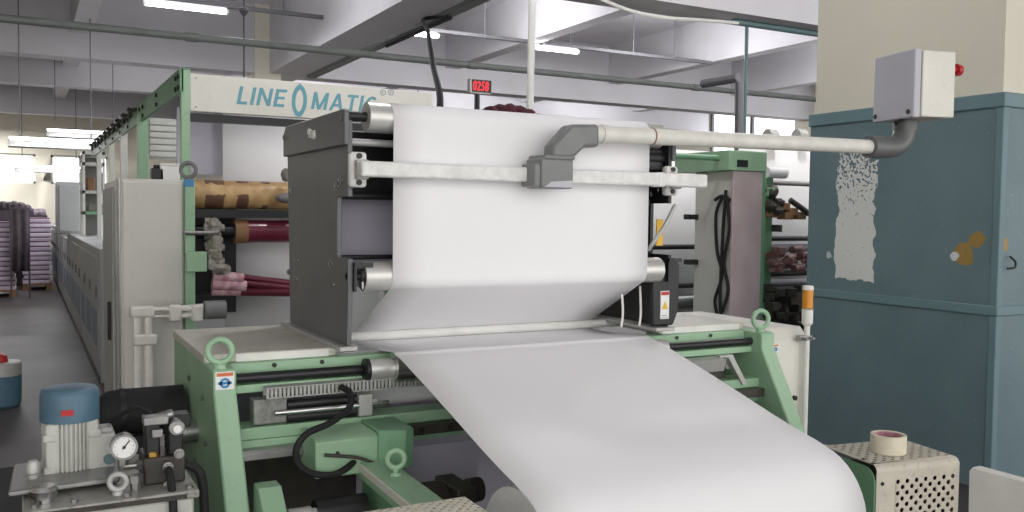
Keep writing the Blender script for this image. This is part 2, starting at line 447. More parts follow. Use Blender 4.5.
K['dadotrim'] = mat('blue_trim', (112, 140, 146), .42, var=.06, scale=3)
struct('trim_1', MB().box((PX-.02, PY1-.02, 0), (7.2, PY2+.02, 2.14)), K['dado'])
t = MB(); t.box((PX-.036, PY1-.036, 2.12), (7.2, PY2+.03, 2.20)); struct('trim_2', t, K['dadotrim'], .006)
t = MB(); t.box((PX-.032, PY1-.032, .975), (7.2, PY2+.03, 1.03)); struct('trim_3', t, K['dadotrim'], .006)
t = MB(); t.box((PX-.026, PY1-.026, 0), (PX+.02, PY1+.02, 2.13)); struct('trim_4', t, K['dadotrim'], .006)
hk = MB(); c = at(1004, 262, Y=PY1-.03)
hk.tube([c+Vector((.05, 0, .03)), c+Vector((.055, -.03, .0)), c+Vector((.04, -.035, -.03)), c+Vector((0, -.02, -.035))], .006)
build('wall_hook', hk, K['black'], None, label='small black hook on the near corner of the blue painted pillar', cat='hook')

# --- services under the ceiling
PYY = 9.5; a = at(0, 17, Y=PYY); b = at(815, 100, Y=PYY)
pm = MB().cyl((XL, PYY, (a.z+b.z)/2), (XR, PYY, (a.z+b.z)/2), .038)
for x in (1.5, 4.6, 7.9, 11.2):
    pm.cyl((x-.06, PYY, (a.z+b.z)/2), (x+.06, PYY, (a.z+b.z)/2), .046)
build('overhead_pipe', pm, K['piperail'], None, label='long grey-green pipe running across the hall below the ceiling beams', cat='pipe')
RY, RZ = 13.0, 4.285
def lamp_rail(x0, x1, tubes, label, rods):
    o = thing('lamp_rail', ((x0+x1)/2, RY, RZ), label, 'light fitting')
    build('rail', MB().box((x0, RY-.03, RZ+.02), (x1, RY+.03, RZ+.075)), K['rodgrey'], o, .005)
    for x in rods: build('hanger_rod', MB().cyl((x, RY, RZ+.07), (x, RY, ZC), .012, n=8), K['rodgrey'], o)
    for (u, v) in tubes:
        tb = build('tube', MB().cyl((u, RY, RZ-.03), (v, RY, RZ-.03), .038, n=14), K['tube'], o)
        build('end_cap', MB().cyl((u-.03, RY, RZ-.03), (u, RY, RZ-.03), .04, n=14).cyl((v, RY, RZ-.03), (v+.03, RY, RZ-.03), .04, n=14), K['whitepaint'], tb)
        l = bpy.data.lights.new('tube_light', 'AREA'); l.shape = 'RECTANGLE'; l.size = v-u; l.size_y = .08; l.energy = 55*(v-u); l.color = (.97, .97, 1)
        lo = bpy.data.objects.new('tube_light', l); COL.objects.link(lo); lo.location = ((u+v)/2, RY, RZ-.09)
LX = lambda px, py: at(px, py, Y=RY).x
lamp_rail(.95, 3.87, [(LX(145, 3), LX(226, 12))], 'ceiling lamp rail with a lit white tube, leftmost of the three', (1.3, 3.3))
lamp_rail(4.52, 7.29, [(LX(395, 24), LX(437, 31))], 'ceiling lamp rail with a lit tube above the letters MATIC', (5.4, 6.5))
lamp_rail(7.59, 11.14, [(LX(535, 42), LX(577, 47))], 'ceiling lamp rail with a lit tube right of the white hanging conduit', (8.1, 9.4, 10.3))
def reflector(px0, px1, py, Y, label):
    a = at(px0, py, Y=Y); b = at(px1, py+4, Y=Y); z = (a.z+b.z)/2
    o = thing('reflector_lamp', ((a.x+b.x)/2, Y, z), label, 'light fitting', 'low reflector lamps at the far left')
    d = .16
    build('reflector', MB().prism([(Y-.20, z-.14), (Y-.06, z), (Y+.06, z), (Y+.20, z-.14), (Y+.18, z-.14), (Y+.05, z-.02), (Y-.05, z-.02), (Y-.18, z-.14)], 'X', a.x, b.x), K['alu'], o)
    build('tube', MB().cyl((a.x+.02, Y-.235, z-.03), (b.x-.02, Y-.235, z-.03), .022, n=12), K['tube'], o)
    build('tube_bracket', MB().box((a.x, Y-.24, z-.05), (a.x+.02, Y-.05, z)).box((b.x-.02, Y-.24, z-.05), (b.x, Y-.05, z)), K['alu'], o)
    for x in (a.x+.15, b.x-.15): build('hanger_rod', MB().cyl((x, Y, z), (x, Y, ZC), .008, n=8), K['rodgrey'], o)
    l = bpy.data.lights.new('reflector_light', 'AREA'); l.shape = 'RECTANGLE'; l.size = b.x-a.x; l.size_y = .1; l.energy = 22
    lo = bpy.data.objects.new('reflector_light', l); COL.objects.link(lo); lo.location = ((a.x+b.x)/2, Y, z-.16)
reflector(8, 102, 137, 15.0, 'long low reflector lamp nearest the camera at the far left')
reflector(46, 122, 129, 18.4, 'reflector lamp just above and behind the longest low lamp')
reflector(14, 84, 164, 21.5, 'small reflector lamp in front of the bright far window')
# cables and conduits hanging from above
c = MB(); HEND = at(424, 100, Y=5.25).x+.13
c.tube([(4.63, 12.4, BZ-.05), (4.63, 11.4, BZ-.05), (4.63, 10.5, BZ-.05), (4.6, 10.15, BZ-.06), at(424, 19, X=4.4), at(428, 32, X=3.85), at(433, 65, X=3.1), at(440, 107, Y=5.6), (HEND, 5.62, 1.88)], .024)
build('black_cable', c, K['rubber'], None, label='thick black cable hanging from the beam down behind the white paper', cat='cable')
p = at(530, 107, Y=5.35); q = at(535, 0, Y=5.35)
build('white_conduit', MB().cyl((p.x, 5.35, 0), (p.x, 5.35, p.z), .024).cyl((p.x, 5.35, p.z), (q.x, 5.35, ZC), .024), K['whitepaint'], None, label='straight white vertical conduit dropping from the ceiling behind the paper', cat='conduit')
c = MB(); zb = BZ-.02
c.tube([at(590, -6, Y=8.5), at(625, 9, Y=8.5), at(660, 17, Y=8.55), at(700, 20, Y=8.6), at(738, 23, Y=8.6)], .022)
build('white_cable', c, K['whitepaint'], None, label='sagging white cable under the near beam at upper right', cat='cable')
a = at(733, 21, Y=8.62); b = at(830, 38, Y=8.62)
build('beam_conduit', MB().cyl((a.x, 8.62, BZ-.035), (b.x+.4, 8.62, BZ-.035), .04), K['tealpipe'], None, label='dark grey-teal conduit fixed under the near beam at upper right', cat='conduit')
a = at(747, 24, Y=8.6)
build('drop_pipe', MB().cyl((a.x, 8.6, BZ-.08), (a.x, 8.6, 1.6), .022).cyl((a.x, 8.6, 1.6), (a.x, 8.6, 0), .022), K['tealpipe'], None, label='thin teal pipe dropping from the dark conduit at upper right', cat='pipe')
a = at(703, 84, Y=7.4); b = at(738, 78, Y=6.9); d = at(741, 128, Y=6.9)
build('bent_pipe', MB().tube([a, b, (b.x+.02, b.y, b.z-.05), (d.x, d.y, 0.)], .045, smooth=False), K['rodgrey'], None, label='dark bent pipe with a square elbow beside the thin teal pipe', cat='pipe')
a = at(244, 8, Y=9.6)
hr = MB().cyl((a.x, 9.6, 2.1), (a.x, 9.6, ZC), .010, n=8); hr.lathe((a.x, 9.6, at(244, 16, Y=9.6).z), [(.015, 0), (.05, .05), (.05, .07), (.02, .09)])
build('hanging_rod', hr, K['rodgrey'], None, label='thin dark rod with a cone fitting hanging above the lettered sign', cat='rod')
# lower conduit along the main lengthwise beam
build('beam_tray', MB().box((4.56, 8.92, BZ-.02), (4.70, 16.28, BZ+.10)), K['piperail'], None, label='narrow grey cable tray along the wide lengthwise ceiling beam', cat='cable tray')

# ================================================================== PAPER WEB + ROLL
WX0, WX1 = 1.034, 2.036
RC_T = (2.752, at(383, 118, Y=2.75).z); RR = .047      # upper roller
RC_B = (2.752, at(380, 276, Y=2.75).z)                 # lower roller
RW = RR+.0015
ROLL = (1.872, .660); ROLLR = .183
prof = [(3.36, RC_T[1]+RW-.004), (3.0, RC_T[1]+RW)]
for i in range(10):
    a = PI/2 + PI/2*i/9; prof.append((RC_T[0]+RW*math.cos(a), RC_T[1]+RW*math.sin(a)))
for i in range(10):
    if i == 0:
        zq = RC_T[1]
        for t in (.03, .06, .5, .94, .97): prof.append((RC_T[0]-RW, RC_T[1]+(RC_B[1]-RC_T[1])*t))
    a = PI + math.radians(55)*i/9; prof.append((RC_B[0]+RW*math.cos(a), RC_B[1]+RW*math.sin(a)))
ea = prof[-1]; prof += [(ea[0]+(3.06-ea[0])*t, ea[1]+(1.083-ea[1])*t) for t in (.06, .12, .5, .9, 1)]
GB = (3.07, 1.060)
for i in range(7):
    a = math.radians(50) - math.radians(140)*i/6; prof.append((GB[0]+.018*math.cos(a), GB[1]+.018*math.sin(a)))
prof += [(3.0, 1.040), (2.92, 1.042), (2.80, 1.050), (2.74, 1.054)]
for i in range(6):
    a = math.radians(100)+math.radians(22)*i/5; prof.append((2.70+.05*math.cos(a), 1.008+.05*math.sin(a)))
for (y, z) in ((2.64, 1.047), (2.58, 1.033), (2.5, 1.0125), (2.4, .987), (2.3, .9605), (2.2, .934), (2.12, .912), (2.05, .893), (1.98, .8755), (1.92, .862), (1.87, .8515)): prof.append((y, z))
RO = ROLLR+.002
for i in range(18):
    a = math.radians(101) + math.radians(150)*i/17; prof.append((ROLL[0]+RO*math.cos(a), ROLL[1]+RO*math.sin(a)))
w = MB(); vs = []; NX = 8
for (y, z) in prof:
    for j in range(NX+1): vs.append((WX0+(WX1-WX0)*j/NX, y, z))
fs = [(i*(NX+1)+j, i*(NX+1)+j+1, (i+1)*(NX+1)+j+1, (i+1)*(NX+1)+j) for i in range(len(prof)-1) for j in range(NX)]
w._new(vs, fs)
wo = build('paper_web', w, K['paper'], None, label='wide white paper web running over the rollers and down to the roll in front', cat='paper', sharp=1.2)
sm = wo.modifiers.new('thick', 'SOLIDIFY'); sm.thickness = .0012; sm.offset = 0
pr = thing('paper_roll', (1.535, ROLL[0], ROLL[1]-ROLLR), 'white paper roll at the bottom of the machine front, web wound on it', 'paper roll')
build('wound_paper', MB().ring((WX0+.001, *ROLL), (WX1-.001, *ROLL), ROLLR, .05, 64), K['paperroll'], pr)
build('core', MB().ring((WX0-.02, *ROLL), (WX1+.02, *ROLL), .05, .036), K['leather'], pr)
build('shaft', MB().cyl((.955, *ROLL), (2.10, *ROLL), .034), K['steel'], pr)

# ================================================================== WINDER BASE (green)
BX0, BX1 = .48, 2.672; BT = 1.04; DK = 1.066
base = thing('winder_base', (1.57, 2.9, 0), 'green machine base with side plates, decks and cross beams under the roller frame', 'machine')
PFY = 2.69
def Yf(z): return PFY if z > .975 else PFY-(.975-z)*.58
def side_plate(x0, x1):
    pl = [(3.46, 0), (3.46, BT), (PFY+.01, BT), (PFY, BT-.01), (PFY, .975), (Yf(.30), .30), (Yf(.30), 0)]
    return build('side_plate', MB().prism(pl, 'X', x0, x1), K['green'], base, .006)
spl = side_plate(BX0, BX0+.066); spr = side_plate(BX1-.070, BX1)
def flat_front(x0, x1, z0, z1, y, off): return MB().box((x0, y-off, z0), (x1, y+.001, z1))
for sp_, xa, yy, zt_, k in ((spl, BX0+.006, PFY, 1.034, 1.), (spr, BX1+.012, 2.715, .985, .62)):
    w_ = .053*k; h_ = .052*k
    build('safety_sticker', flat_front(xa, xa+w_, zt_-h_, zt_, yy, .0015), K['white'], sp_, label='white sticker with orange bar and blue symbol')
    build('sticker_bar', flat_front(xa+.003*k, xa+w_-.003*k, zt_-.013*k, zt_-.003*k, yy, .0025), K['orangelabel'], sp_)
    zc = zt_-.033*k; xc = xa+w_/2
    build('sticker_symbol', MB().ring((xc, yy-.003, zc), (xc, yy, zc), .015*k, .008*k, 20).box((xc-.019*k, yy-.003, zc-.004*k), (xc+.019*k, yy, zc+.004*k)), K['bluelabel'], sp_)
for sp_, x in ((spl, BX0+.025), (spr, BX1-.045)):
    c = Vector((x, 2.725, BT+.050))
    e = MB(); eye_ring(e, c, (0.25, 1, 0), .034, .0095, (x, 2.725, BT)); build('eye_bolt', e, K['green'], sp_)
bh = MB()
for (y, z) in ((2.85, .93), (3.1, .95), (2.8, .80), (3.3, .85), (3.0, .7)): bh.cyl((BX0-.008, y, z), (BX0+.01, y, z), .010, n=6)
build('side_bolt', bh, K['steel'], spl)
build('round_boss', MB().cyl((BX0-.05, 2.98, .80), (BX0+.01, 2.98, .80), .035).cyl((BX0-.06, 2.98, .80), (BX0-.05, 2.98, .80), .028), K['steel'], spl)
DFY = 2.82
for x0, x1 in ((BX0-.004, .885), (2.19, BX1-.05)):
    build('deck', MB().box((x0, DFY, DK-.026), (x1, 3.47, DK)), K['deck'], base, .003)
# deck rim painted white, chipped
build('deck_rim', MB().box((BX0+.09, DFY-.004, DK-.026), (.86, DFY, DK-.003)).box((2.20, DFY-.004, DK-.026), (BX1-.075, DFY, DK-.003)), K['whitepaint'], base)
def cross(name, y0, y1, z0, z1, m, x0=BX0+.066, x1=BX1-.070, bev=.003): return build(name, MB().box((x0, y0, z0), (x1, y1, z1)), m, base, bev)
cross('front_rail', 2.79, 2.85, .972, DK-.027, K['green'])
cross('lower_rail', 2.745, 2.79, .955, .980, K['green'])
build('guide_roller', MB().cyl((WX0+.003, 2.70, 1.008), (WX1-.003, 2.70, 1.008), .047, n=36), K['chrome'], base)
build('roller_shaft', MB().cyl((BX0+.05, 2.755, .999), (WX0-.06, 2.755, .999), .0155).cyl((WX1+.07, 2.755, .999), (BX1-.06, 2.755, .999), .0155), K['black'], base)
build('roller_end', MB().cyl((WX0-.075, 2.72, 1.003), (WX0+.05, 2.72, 1.003), .033).cyl((WX1-.05, 2.72, 1.003), (WX1+.10, 2.72, 1.003), .033), K['satin'], base)
build('roller_collar', MB().ring((WX0-.087, 2.72, 1.003), (WX0-.074, 2.72, 1.003), .036, .01), K['black'], base)
sc = MB()
for x in (.68, .83, 2.25, 2.42): sc.cyl((x, 2.784, 1.027), (x, 2.792, 1.027), .007, n=10)
build('rail_screw', sc, K['black'], base)
du = MB(); x = .635
du.box((.635, 2.70, .940), (1.75, 2.745, .944)); du.box((.635, 2.74, .944), (1.75, 2.745, .972))
while x < 1.74:
    du.box((x, 2.70, .943), (x+.0075, 2.704, .971)); x += .0125
du.box((.635, 2.70, .970), (1.75, 2.745, .974))
build('slotted_duct', du, K['duct'], base)
cl_ = MB(); cl_.box((.60, 2.712, .862), (.70, 2.77, .938)); build('clear_cover', cl_, K['clear'], base, .004)
build('cylinder_rod', MB().cyl((.70, 2.72, .914), (.93, 2.72, .914), .014).cyl((.70, 2.72, .876), (.92, 2.72, .876), .018), K['black'], base)
build('rod_bar', MB().cyl((.66, 2.70, .896), (1.02, 2.70, .896), .009), K['chrome'], base)
build('rod_end', MB().box((.92, 2.69, .862), (.965, 2.74, .93)).cyl((.965, 2.71, .90), (.985, 2.71, .90), .015), K['alu'], base, .003)
build('pale_roller', MB().cyl((.975, 2.87, .905), (2.35, 2.87, .905), .052), K['paperroll'], base)
cross('middle_beam', 2.70, 2.80, .822, .858, K['green'])
lr = MB(); lr.box((BX0+.066, 2.66, .772), (.80, 2.70, .800)); lr.box((BX0+.066, 2.655, .78), (.80, 2.66, .79)); build('linear_rail', lr, K['steel'], base)
lr = MB(); lr.box((1.0, 2.66, .790), (BX1-.08, 2.70, .822)); build('slot_rail', lr, K['bearing'], base)
build('slot_bolt', MB().cyl((1.12, 2.655, .806), (1.12, 2.662, .806), .008, n=8).cyl((1.22, 2.655, .806), (1.22, 2.662, .806), .008, n=8).cyl((1.32, 2.655, .806), (1.32, 2.662, .806), .008, n=8), K['black'], base)
cross('rail_backing', 2.70, 2.76, .765, .821, K['green'])
# green case in the middle
gb = build('gear_case', MB().prism([(2.53, .73), (2.53, .835), (2.55, .845), (2.69, .845), (2.69, .73)], 'X', .735, .925), K['green'], base, .004)
build('case_wing', MB().prism([(.925, 2.53), (1.00, 2.50), (1.035, 2.52), (1.035, 2.69), (.925, 2.69)], 'Z', .735, .853), K['greend'], gb, .004)
build('case_bolt', MB().cyl((.80, 2.525, .80), (.80, 2.532, .80), .006, n=6), K['bearing'], gb)
ar = MB(); SL = .62
def za(y): return .768-(2.55-y)*.02
ar.prism([(2.62, za(2.62)-.055), (2.62, za(2.62)), (1.92, za(1.92)), (1.92, za(1.92)-.055)], 'X', .87, .955)
arm_o = build('support_arm', ar, K['green'], base, .004)
build('arm_gusset', MB().box((.90, 2.25, .45), (.95, 2.60, .712)), K['greend'], arm_o)
yq = 2.36
e = MB(); eye_ring(e, (.915, yq, za(yq)+.046), (.3, 1, 0), .024, .008, (.915, yq, za(yq))); build('eye_bolt', e, K['green'], arm_o)
build('arm_edge', MB().prism([(2.60, za(2.60)-.006), (1.93, za(1.93)-.006), (1.93, za(1.93)-.026), (2.60, za(2.60)-.026)], 'X', .862, .871), K['cream'], arm_o)
build('roll_cradle', MB().prism([(1.95, .53), (2.02, .60), (1.93, .64), (1.905, .622), (1.84, .622), (1.81, .64), (1.78, .60), (1.80, .53)], 'X', .955, .99), K['bearing'], arm_o)
build('cradle_web', MB().box((.93, 1.84, .40), (.97, 2.0, .58)), K['bearing'], arm_o)
build('leg_post', MB().box((.93, 1.80, .0), (.99, 1.95, .41)), K['greend'], base, .004)
lb = MB().prism([(2.56, .55), (2.56, .735), (2.50, .735), (2.38, .63), (2.38, .55)], 'X', .565, .63); build('corner_bracket', lb, K['green'], base, .004)
build('bracket_shelf', MB().box((.575, 2.40, .54), (.66, 2.66, .57)), K['greend'], base)
build('clamp_knob', MB().cyl((.635, 2.45, .655), (.70, 2.45, .655), .026).cyl((.70, 2.45, .655), (.715, 2.45, .655), .020), K['alu'], base, .003)
build('under_shaft', MB().cyl((.715, 2.47, .65), (.865, 2.47, .65), .04), K['black'], base)
build('bearing_block', MB().box((1.06, 2.26, .56), (1.12, 2.42, .73)).cyl((.96, 2.36, .66), (1.06, 2.36, .66), .07).cyl((1.12, 2.33, .70), (1.17, 2.33, .70), .035).box((1.0, 2.30, .50), (1.10, 2.40, .60)), K['bearing'], base, .006)
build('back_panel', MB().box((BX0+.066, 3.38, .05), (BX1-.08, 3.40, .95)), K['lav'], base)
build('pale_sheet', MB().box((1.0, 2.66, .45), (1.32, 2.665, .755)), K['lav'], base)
build('belly_panel', MB().box((BX0+.066, 2.95, .10), (1.0, 2.97, .76)), K['bearing'], base)
# fittings inside the right-hand plate
g1 = MB(); g1.prism([(2.70, .945), (2.745, .952), (2.745, .905), (2.715, .895)], 'X', 2.14, 2.43); build('chute_plate', g1, K['alu'], base)
g2 = MB(); g2.prism([(2.43, .95), (2.46, .945), (2.53, .84), (2.51, .835)], 'Y', 2.69, 2.72); g2.prism([(2.41, .955), (2.48, .955), (2.51, .90), (2.45, .90)], 'Y', 2.72, 2.75); build('chute_bracket', g2, K['alu'], base)
build('inner_web_plate', MB().box((2.20, 2.90, .3), (BX1-.07, 2.92, .97)), K['greend'], base)
build('dark_trough', MB().prism([(2.74, .90), (2.80, .90), (2.80, .78), (2.74, .81)], 'X', 1.9, 2.46), K['bearing'], base)
sbx = build('side_cabinet', MB().prism([(2.715, .40), (2.715, 1.0), (2.76, 1.045), (3.40, 1.045), (3.40, .40)], 'X', BX1+.002, BX1+.215), K['cream'], base, .005)
build('side_knob', MB().cyl((BX1+.14, 2.703, .755), (BX1+.14, 2.716, .755), .010), K['black'], sbx)
build('cabinet_foot', MB().box((BX1+.02, 2.74, 0), (BX1+.06, 3.38, .40)).box((BX1+.15, 2.74, 0), (BX1+.19, 3.38, .40)), K['greend'], sbx)
h = MB(); h.tube([at(341, 387, Y=2.68), at(350, 393, Y=2.64), at(349, 408, Y=2.60), at(330, 423, Y=2.54), at(308, 433, Y=2.51), at(297, 447, Y=2.50), at(298, 463, Y=2.50), at(311, 473, Y=2.50), at(332, 475, Y=2.50), at(347, 468, Y=2.51), at(358, 457, Y=2.56)], .010) if True else h.tube([(.97, 2.68, .925), (1.005, 2.63, .92), (1.01, 2.57, .885), (.95, 2.54, .85), (.84, 2.53, .835), (.74, 2.52, .80), (.715, 2.50, .74), (.74, 2.48, .70), (.82, 2.47, .69), (.90, 2.48, .705), (.95, 2.49, .745)], .011)
build('loop_hose', h, K['rubber'], base)
h = MB(); h.tube([(.76, 2.524, .80), (.85, 2.515, .785), (.90, 2.51, .765), (.94, 2.50, .745)], .005); build('thin_hose', h, K['bearing'], base)
h = MB(); h.tube([(.90, 2.24, .69), (.97, 2.16, .69), (1.0, 2.06, .66), (1.0, 1.98, .60)], .013); build('front_hose', h, K['rubber'], base)
def perforated(name, o, ux, uy, nx, ny, cell, rad, m, parent, thick=.003, stagger=True):
    mb = MB(); o, ux, uy = Vector(o), Vector(ux).normalized(), Vector(uy).normalized(); vs = []; fs = []
    for j in range(ny):
        for i in range(nx):
            cx, cyy = (i+.5)*cell, (j+.5)*cell
            sq = [(-.5,-.5),(0,-.5),(.5,-.5),(.5,0),(.5,.5),(0,.5),(-.5,.5),(-.5,0)]
            k = len(vs)
            hole = (i+j) % 2 == 0 or not stagger
            for (a, b) in sq: vs.append(o+ux*(cx+a*cell)+uy*(cyy+b*cell))
            if hole:
                for (a, b) in sq:
                    n = math.hypot(a, b); vs.append(o+ux*(cx+a/n*rad)+uy*(cyy+b/n*rad))
                for q in range(8): fs.append((k+q, k+(q+1) % 8, k+8+(q+1) % 8, k+8+q))
            else: fs.append(tuple(range(k, k+8)))
    mb._new(vs, fs)
    ob = build(name, mb, m, parent)
    s = ob.modifiers.new('thick', 'SOLIDIFY'); s.thickness = thick; s.offset = 0
    return ob
stp = thing('step_grating', (.70, 1.7, 0), 'perforated cream step plate at the bottom edge, below the green arm', 'step')
GZ0 = .836
perforated('tread', (.62, 1.58, GZ0), (1, 0, 0), (0, 1, 0), 22, 24, .013, .0048, K['perf'], stp)
build('frame', MB().box((.62, 1.58, GZ0-.05), (.906, 1.59, GZ0-.004)).box((.62, 1.882, GZ0-.05), (.906, 1.892, GZ0-.004)).box((.62, 1.58, GZ0-.05), (.63, 1.892, GZ0-.004)).box((.896, 1.58, GZ0-.05), (.906, 1.892, GZ0-.004)), K['perf'], stp)
build('leg', MB().box((.625, 1.585, 0), (.65, 1.61, GZ0-.05)).box((.875, 1.585, 0), (.90, 1.61, GZ0-.05)).box((.625, 1.86, 0), (.65, 1.885, GZ0-.05)).box((.875, 1.86, 0), (.90, 1.885, GZ0-.05)), K['perf'], stp)

# ================================================================== ROLLER TOWER (dark frame)
DT = 1.066
tw = thing('roller_frame', (1.535, 3.1, DT), 'dark grey roller frame standing on the green base, holding the paper web', 'machine frame')
PXL = .897; PXR = 2.173; TH = .016
ZT = 1.825; zH0 = at(347, 147, X=PXL).z; zN1 = at(337, 197, Y=2.85).z; zN0 = at(337, 257, Y=2.85).z
outl = [(2.745, DT+.014), (2.735, zN0-.10), (2.735, zN0), (2.85, zN0), (2.85, zN1), (2.74, zN1), (2.745, ZT-.03), (3.47, ZT-.03), (3.475, zH0), (3.46, 1.50), (3.44, 1.20), (3.43, DT+.014)]
for x0, x1, nm in ((PXL, PXL+TH, 'l'), (PXR-TH, PXR, 'r')):
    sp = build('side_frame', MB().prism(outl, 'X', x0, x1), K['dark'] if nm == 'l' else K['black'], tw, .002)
    build('foot_flange', MB().box((x0-.03 if nm == 'l' else x0-.06, 2.72, DT), (x1+.012, 3.46, DT+.014)), K['alu'], sp, .002)
    xo = x0-.006 if nm == 'l' else x0-.004
    b = MB()
    for (px, py) in ((331, 264), (333, 285), (337, 186), (341, 180), (297, 260), (296, 279), (289, 272), (292, 190)):
        q = at(px, py, X=PXL); b.cyl((xo-.002, q.y, q.z), (xo+.02, q.y, q.z), .008, n=6); b.cyl((xo+.003, q.y, q.z), (xo+.01, q.y, q.z), .012, n=14)
    build('frame_bolt', b, K['chrome'], sp)
# top hoods (boxes over the side frames)
for x0, x1 in ((PXL-.014, PXL+.004), (PXR-.004, PXR+.014)):
    hd = build('hood', MB().prism([(2.735, zH0+.006), (2.735, ZT-.008), (2.745, ZT), (3.45, ZT), (3.485, ZT-.03), (3.485, zH0+.006)], 'X', x0, x1), K['dark'], tw, .004)
    q = at(313, 135, X=PXL-.012)
    hp = build('hood_latch', MB().box((x0-.006, q.y-.035, q.z-.010), (x0+.002, q.y+.03, q.z+.014)).cyl((x0-.010, q.y-.03, q.z-.006), (x0, q.y-.03, q.z-.006), .011).cyl((x0-.010, q.y+.02, q.z+.012), (x0, q.y+.02, q.z+.012), .011), K['whitepaint'], hd)
    build('hood_screw', MB().cyl((x0-.004, 2.76, ZT-.03), (x0+.002, 2.76, ZT-.03), .008, n=8).cyl((x0-.004, 3.47, ZT-.04), (x0+.002, 3.47, ZT-.04), .010, n=8), K['steel'], hd)
rt = build('top_roller', MB().cyl((WX0-.075, *RC_T), (WX1+.075, *RC_T), RR, n=40), K['satin'], tw)
build('roller_axle', MB().cyl((PXL+.004, *RC_T), (WX0-.075, *RC_T), .016).cyl((WX1+.075, *RC_T), (PXR-.004, *RC_T), .016), K['black'], rt)
rb_ = build('lower_roller', MB().ring((WX0-.085, *RC_B), (WX1+.085, *RC_B), RR, RR-.008, 40), K['satin'], tw)
hubm = MB()
for s in (WX0-.085, WX1+.085):
    hubm.cyl((s-.004, *RC_B), (s+.012, *RC_B), .019)
    for k in range(3):
        a = 2*PI*k/3+.4; hubm.cyl((s+.002, *RC_B), (s+.002, RC_B[0]+.042*math.cos(a), RC_B[1]+.042*math.sin(a)), .007, n=8)
build('roller_hub', hubm, K['steel'], rb_)
build('roller_axle', MB().cyl((PXL, *RC_B), (WX0-.07, *RC_B), .012).cyl((WX1+.07, *RC_B), (PXR, *RC_B), .012), K['black'], rb_)
brk = MB()
for x in (PXL+TH, PXR-TH-.008): brk.prism([(2.72, RC_B[1]-.045), (2.72, RC_B[1]+.045), (2.82, RC_B[1]+.045), (2.82, RC_B[1]-.045)], 'X', x, x+.008); brk.box((x, 2.715, RC_B[1]+.030), (x+.06, 2.722, RC_B[1]+.045)) 
build('bearing_bracket', brk, K['black'], tw)
build('shaded_paper', MB().box((PXL+TH, 2.97, zN0-.11), (PXR-TH, 2.975, zN1+.02)), K['lav'], tw, label='white paper behind the web, its shade painted in as lavender')  # white paper behind the web, its shade put into the lavender colour
build('cross_plate', MB().box((PXL+TH, 2.93, zN1), (PXR-TH, 2.95, ZT-.055)), K['black'], tw)
build('tie_bar', MB().cyl((PXL+TH, 2.86, zN1+.005), (PXR-TH, 2.86, zN1+.005), .012).cyl((PXL+TH, 2.86, zN0-.002), (PXR-TH, 2.86, zN0-.002), .008), K['black'], tw)
q = at(370, 143, Y=2.80)
build('idler_roller', MB().cyl((PXL+TH, 2.80, q.z), (WX1+.1, 2.80, q.z), .012), K['alu'], tw)
build('turning_bar', MB().cyl((PXL+TH, *GB), (PXR-TH, *GB), .0165), K['whitepaint'], tw)
build('rear_box_beam', MB().box((1.30, 3.37, ZT-.07), (PXR-.02, 3.46, ZT+.085)).box((PXL+TH, 3.37, ZT-.07), (1.30, 3.46, ZT-.01)), K['dark'], tw, .004)
# white taped bar with brackets
zb0 = (at(430, 171, Y=2.64).z + at(640, 179, Y=2.64).z)/2
xb0, xb1 = at(352, 167, Y=2.70).x, at(705, 180, Y=2.66).x
bar = build('taped_bar', MB().box((PXL+.005, 2.625, zb0-.024), (xb1-.015, 2.675, zb0+.024)), K['tape'], tw, .007, label='white bar wrapped in tape across the web')
wr_ = MB()
for x in (1.86, 2.02): wr_.box((x, 2.6235, zb0-.0265), (x+.03, 2.6765, zb0+.0265))
build('tape_turn', wr_, K['tape'], bar, .006)
for x, s in ((PXL+.022, 1), (PXR-.03, -1)):
    bp_ = build('bar_bracket', MB().box((x-.028, 2.70, zb0-.055), (x+.028, 2.733, zb0+.055)), K['whitepaint'], tw, .01)
    build('bracket_bolt', MB().cyl((x, 2.692, zb0-.04), (x, 2.702, zb0-.04), .009, n=8).cyl((x, 2.692, zb0+.042), (x, 2.702, zb0+.042), .009, n=8), K['black'], bp_)
    build('bracket_block', MB().box((x-.015, 2.675, zb0-.03), (x+.025, 2.70, zb0+.03)), K['alu'], bp_, .003)
# right side boxes on tower
build('geared_motor', MB().cyl((PXR-.01, 2.80, at(655, 158, Y=2.8).z), (PXR-.12, 2.80, at(655, 158, Y=2.8).z), .035).box((PXR-.09, 2.77, at(655, 158, Y=2.8).z-.05), (PXR-.02, 2.84, at(655, 158, Y=2.8).z+.03)), K['black'], tw, .004)
# warning label on right frame's foot
lz0, lz1 = at(661, 319, Y=2.735).z, at(661, 291, Y=2.735).z
rp = build('end_plate', MB().prism([(2.09, DT+.02), (2.19, DT+.02), (2.215, DT+.08), (2.215, 1.315), (2.195, 1.345), (2.16, 1.345), (2.15, 1.30), (2.09, 1.30)], 'Y', 2.736, 2.76), K['black'], tw, .006)
wl = build('warning_label', MB().box((2.125, 2.733, lz0), (2.165, 2.737, lz1)), K['white'], rp, label='white warning label with red band and yellow triangle')
zc = lz0+(lz1-lz0)*.5
build('label_triangle', MB().prism([(2.131, zc-.016), (2.159, zc-.016), (2.145, zc+.014)], 'Y', 2.7315, 2.734), K['yellow'], rp)
build('label_band', MB().box((2.127, 2.7315, lz1-.016), (2.163, 2.734, lz1-.003)), K['red'], rp)
build('label_lines', MB().box((2.131, 2.7318, lz0+.005), (2.159, 2.734, lz0+.008)).box((2.131, 2.7318, lz0+.012), (2.155, 2.734, lz0+.015)), K['greytext'], rp)
yl = at(655, 225, Y=3.0)
build('yellow_tag', MB().box((2.12, 2.76, 1.39), (2.15, 2.765, 1.49)), K['yellow'], tw)
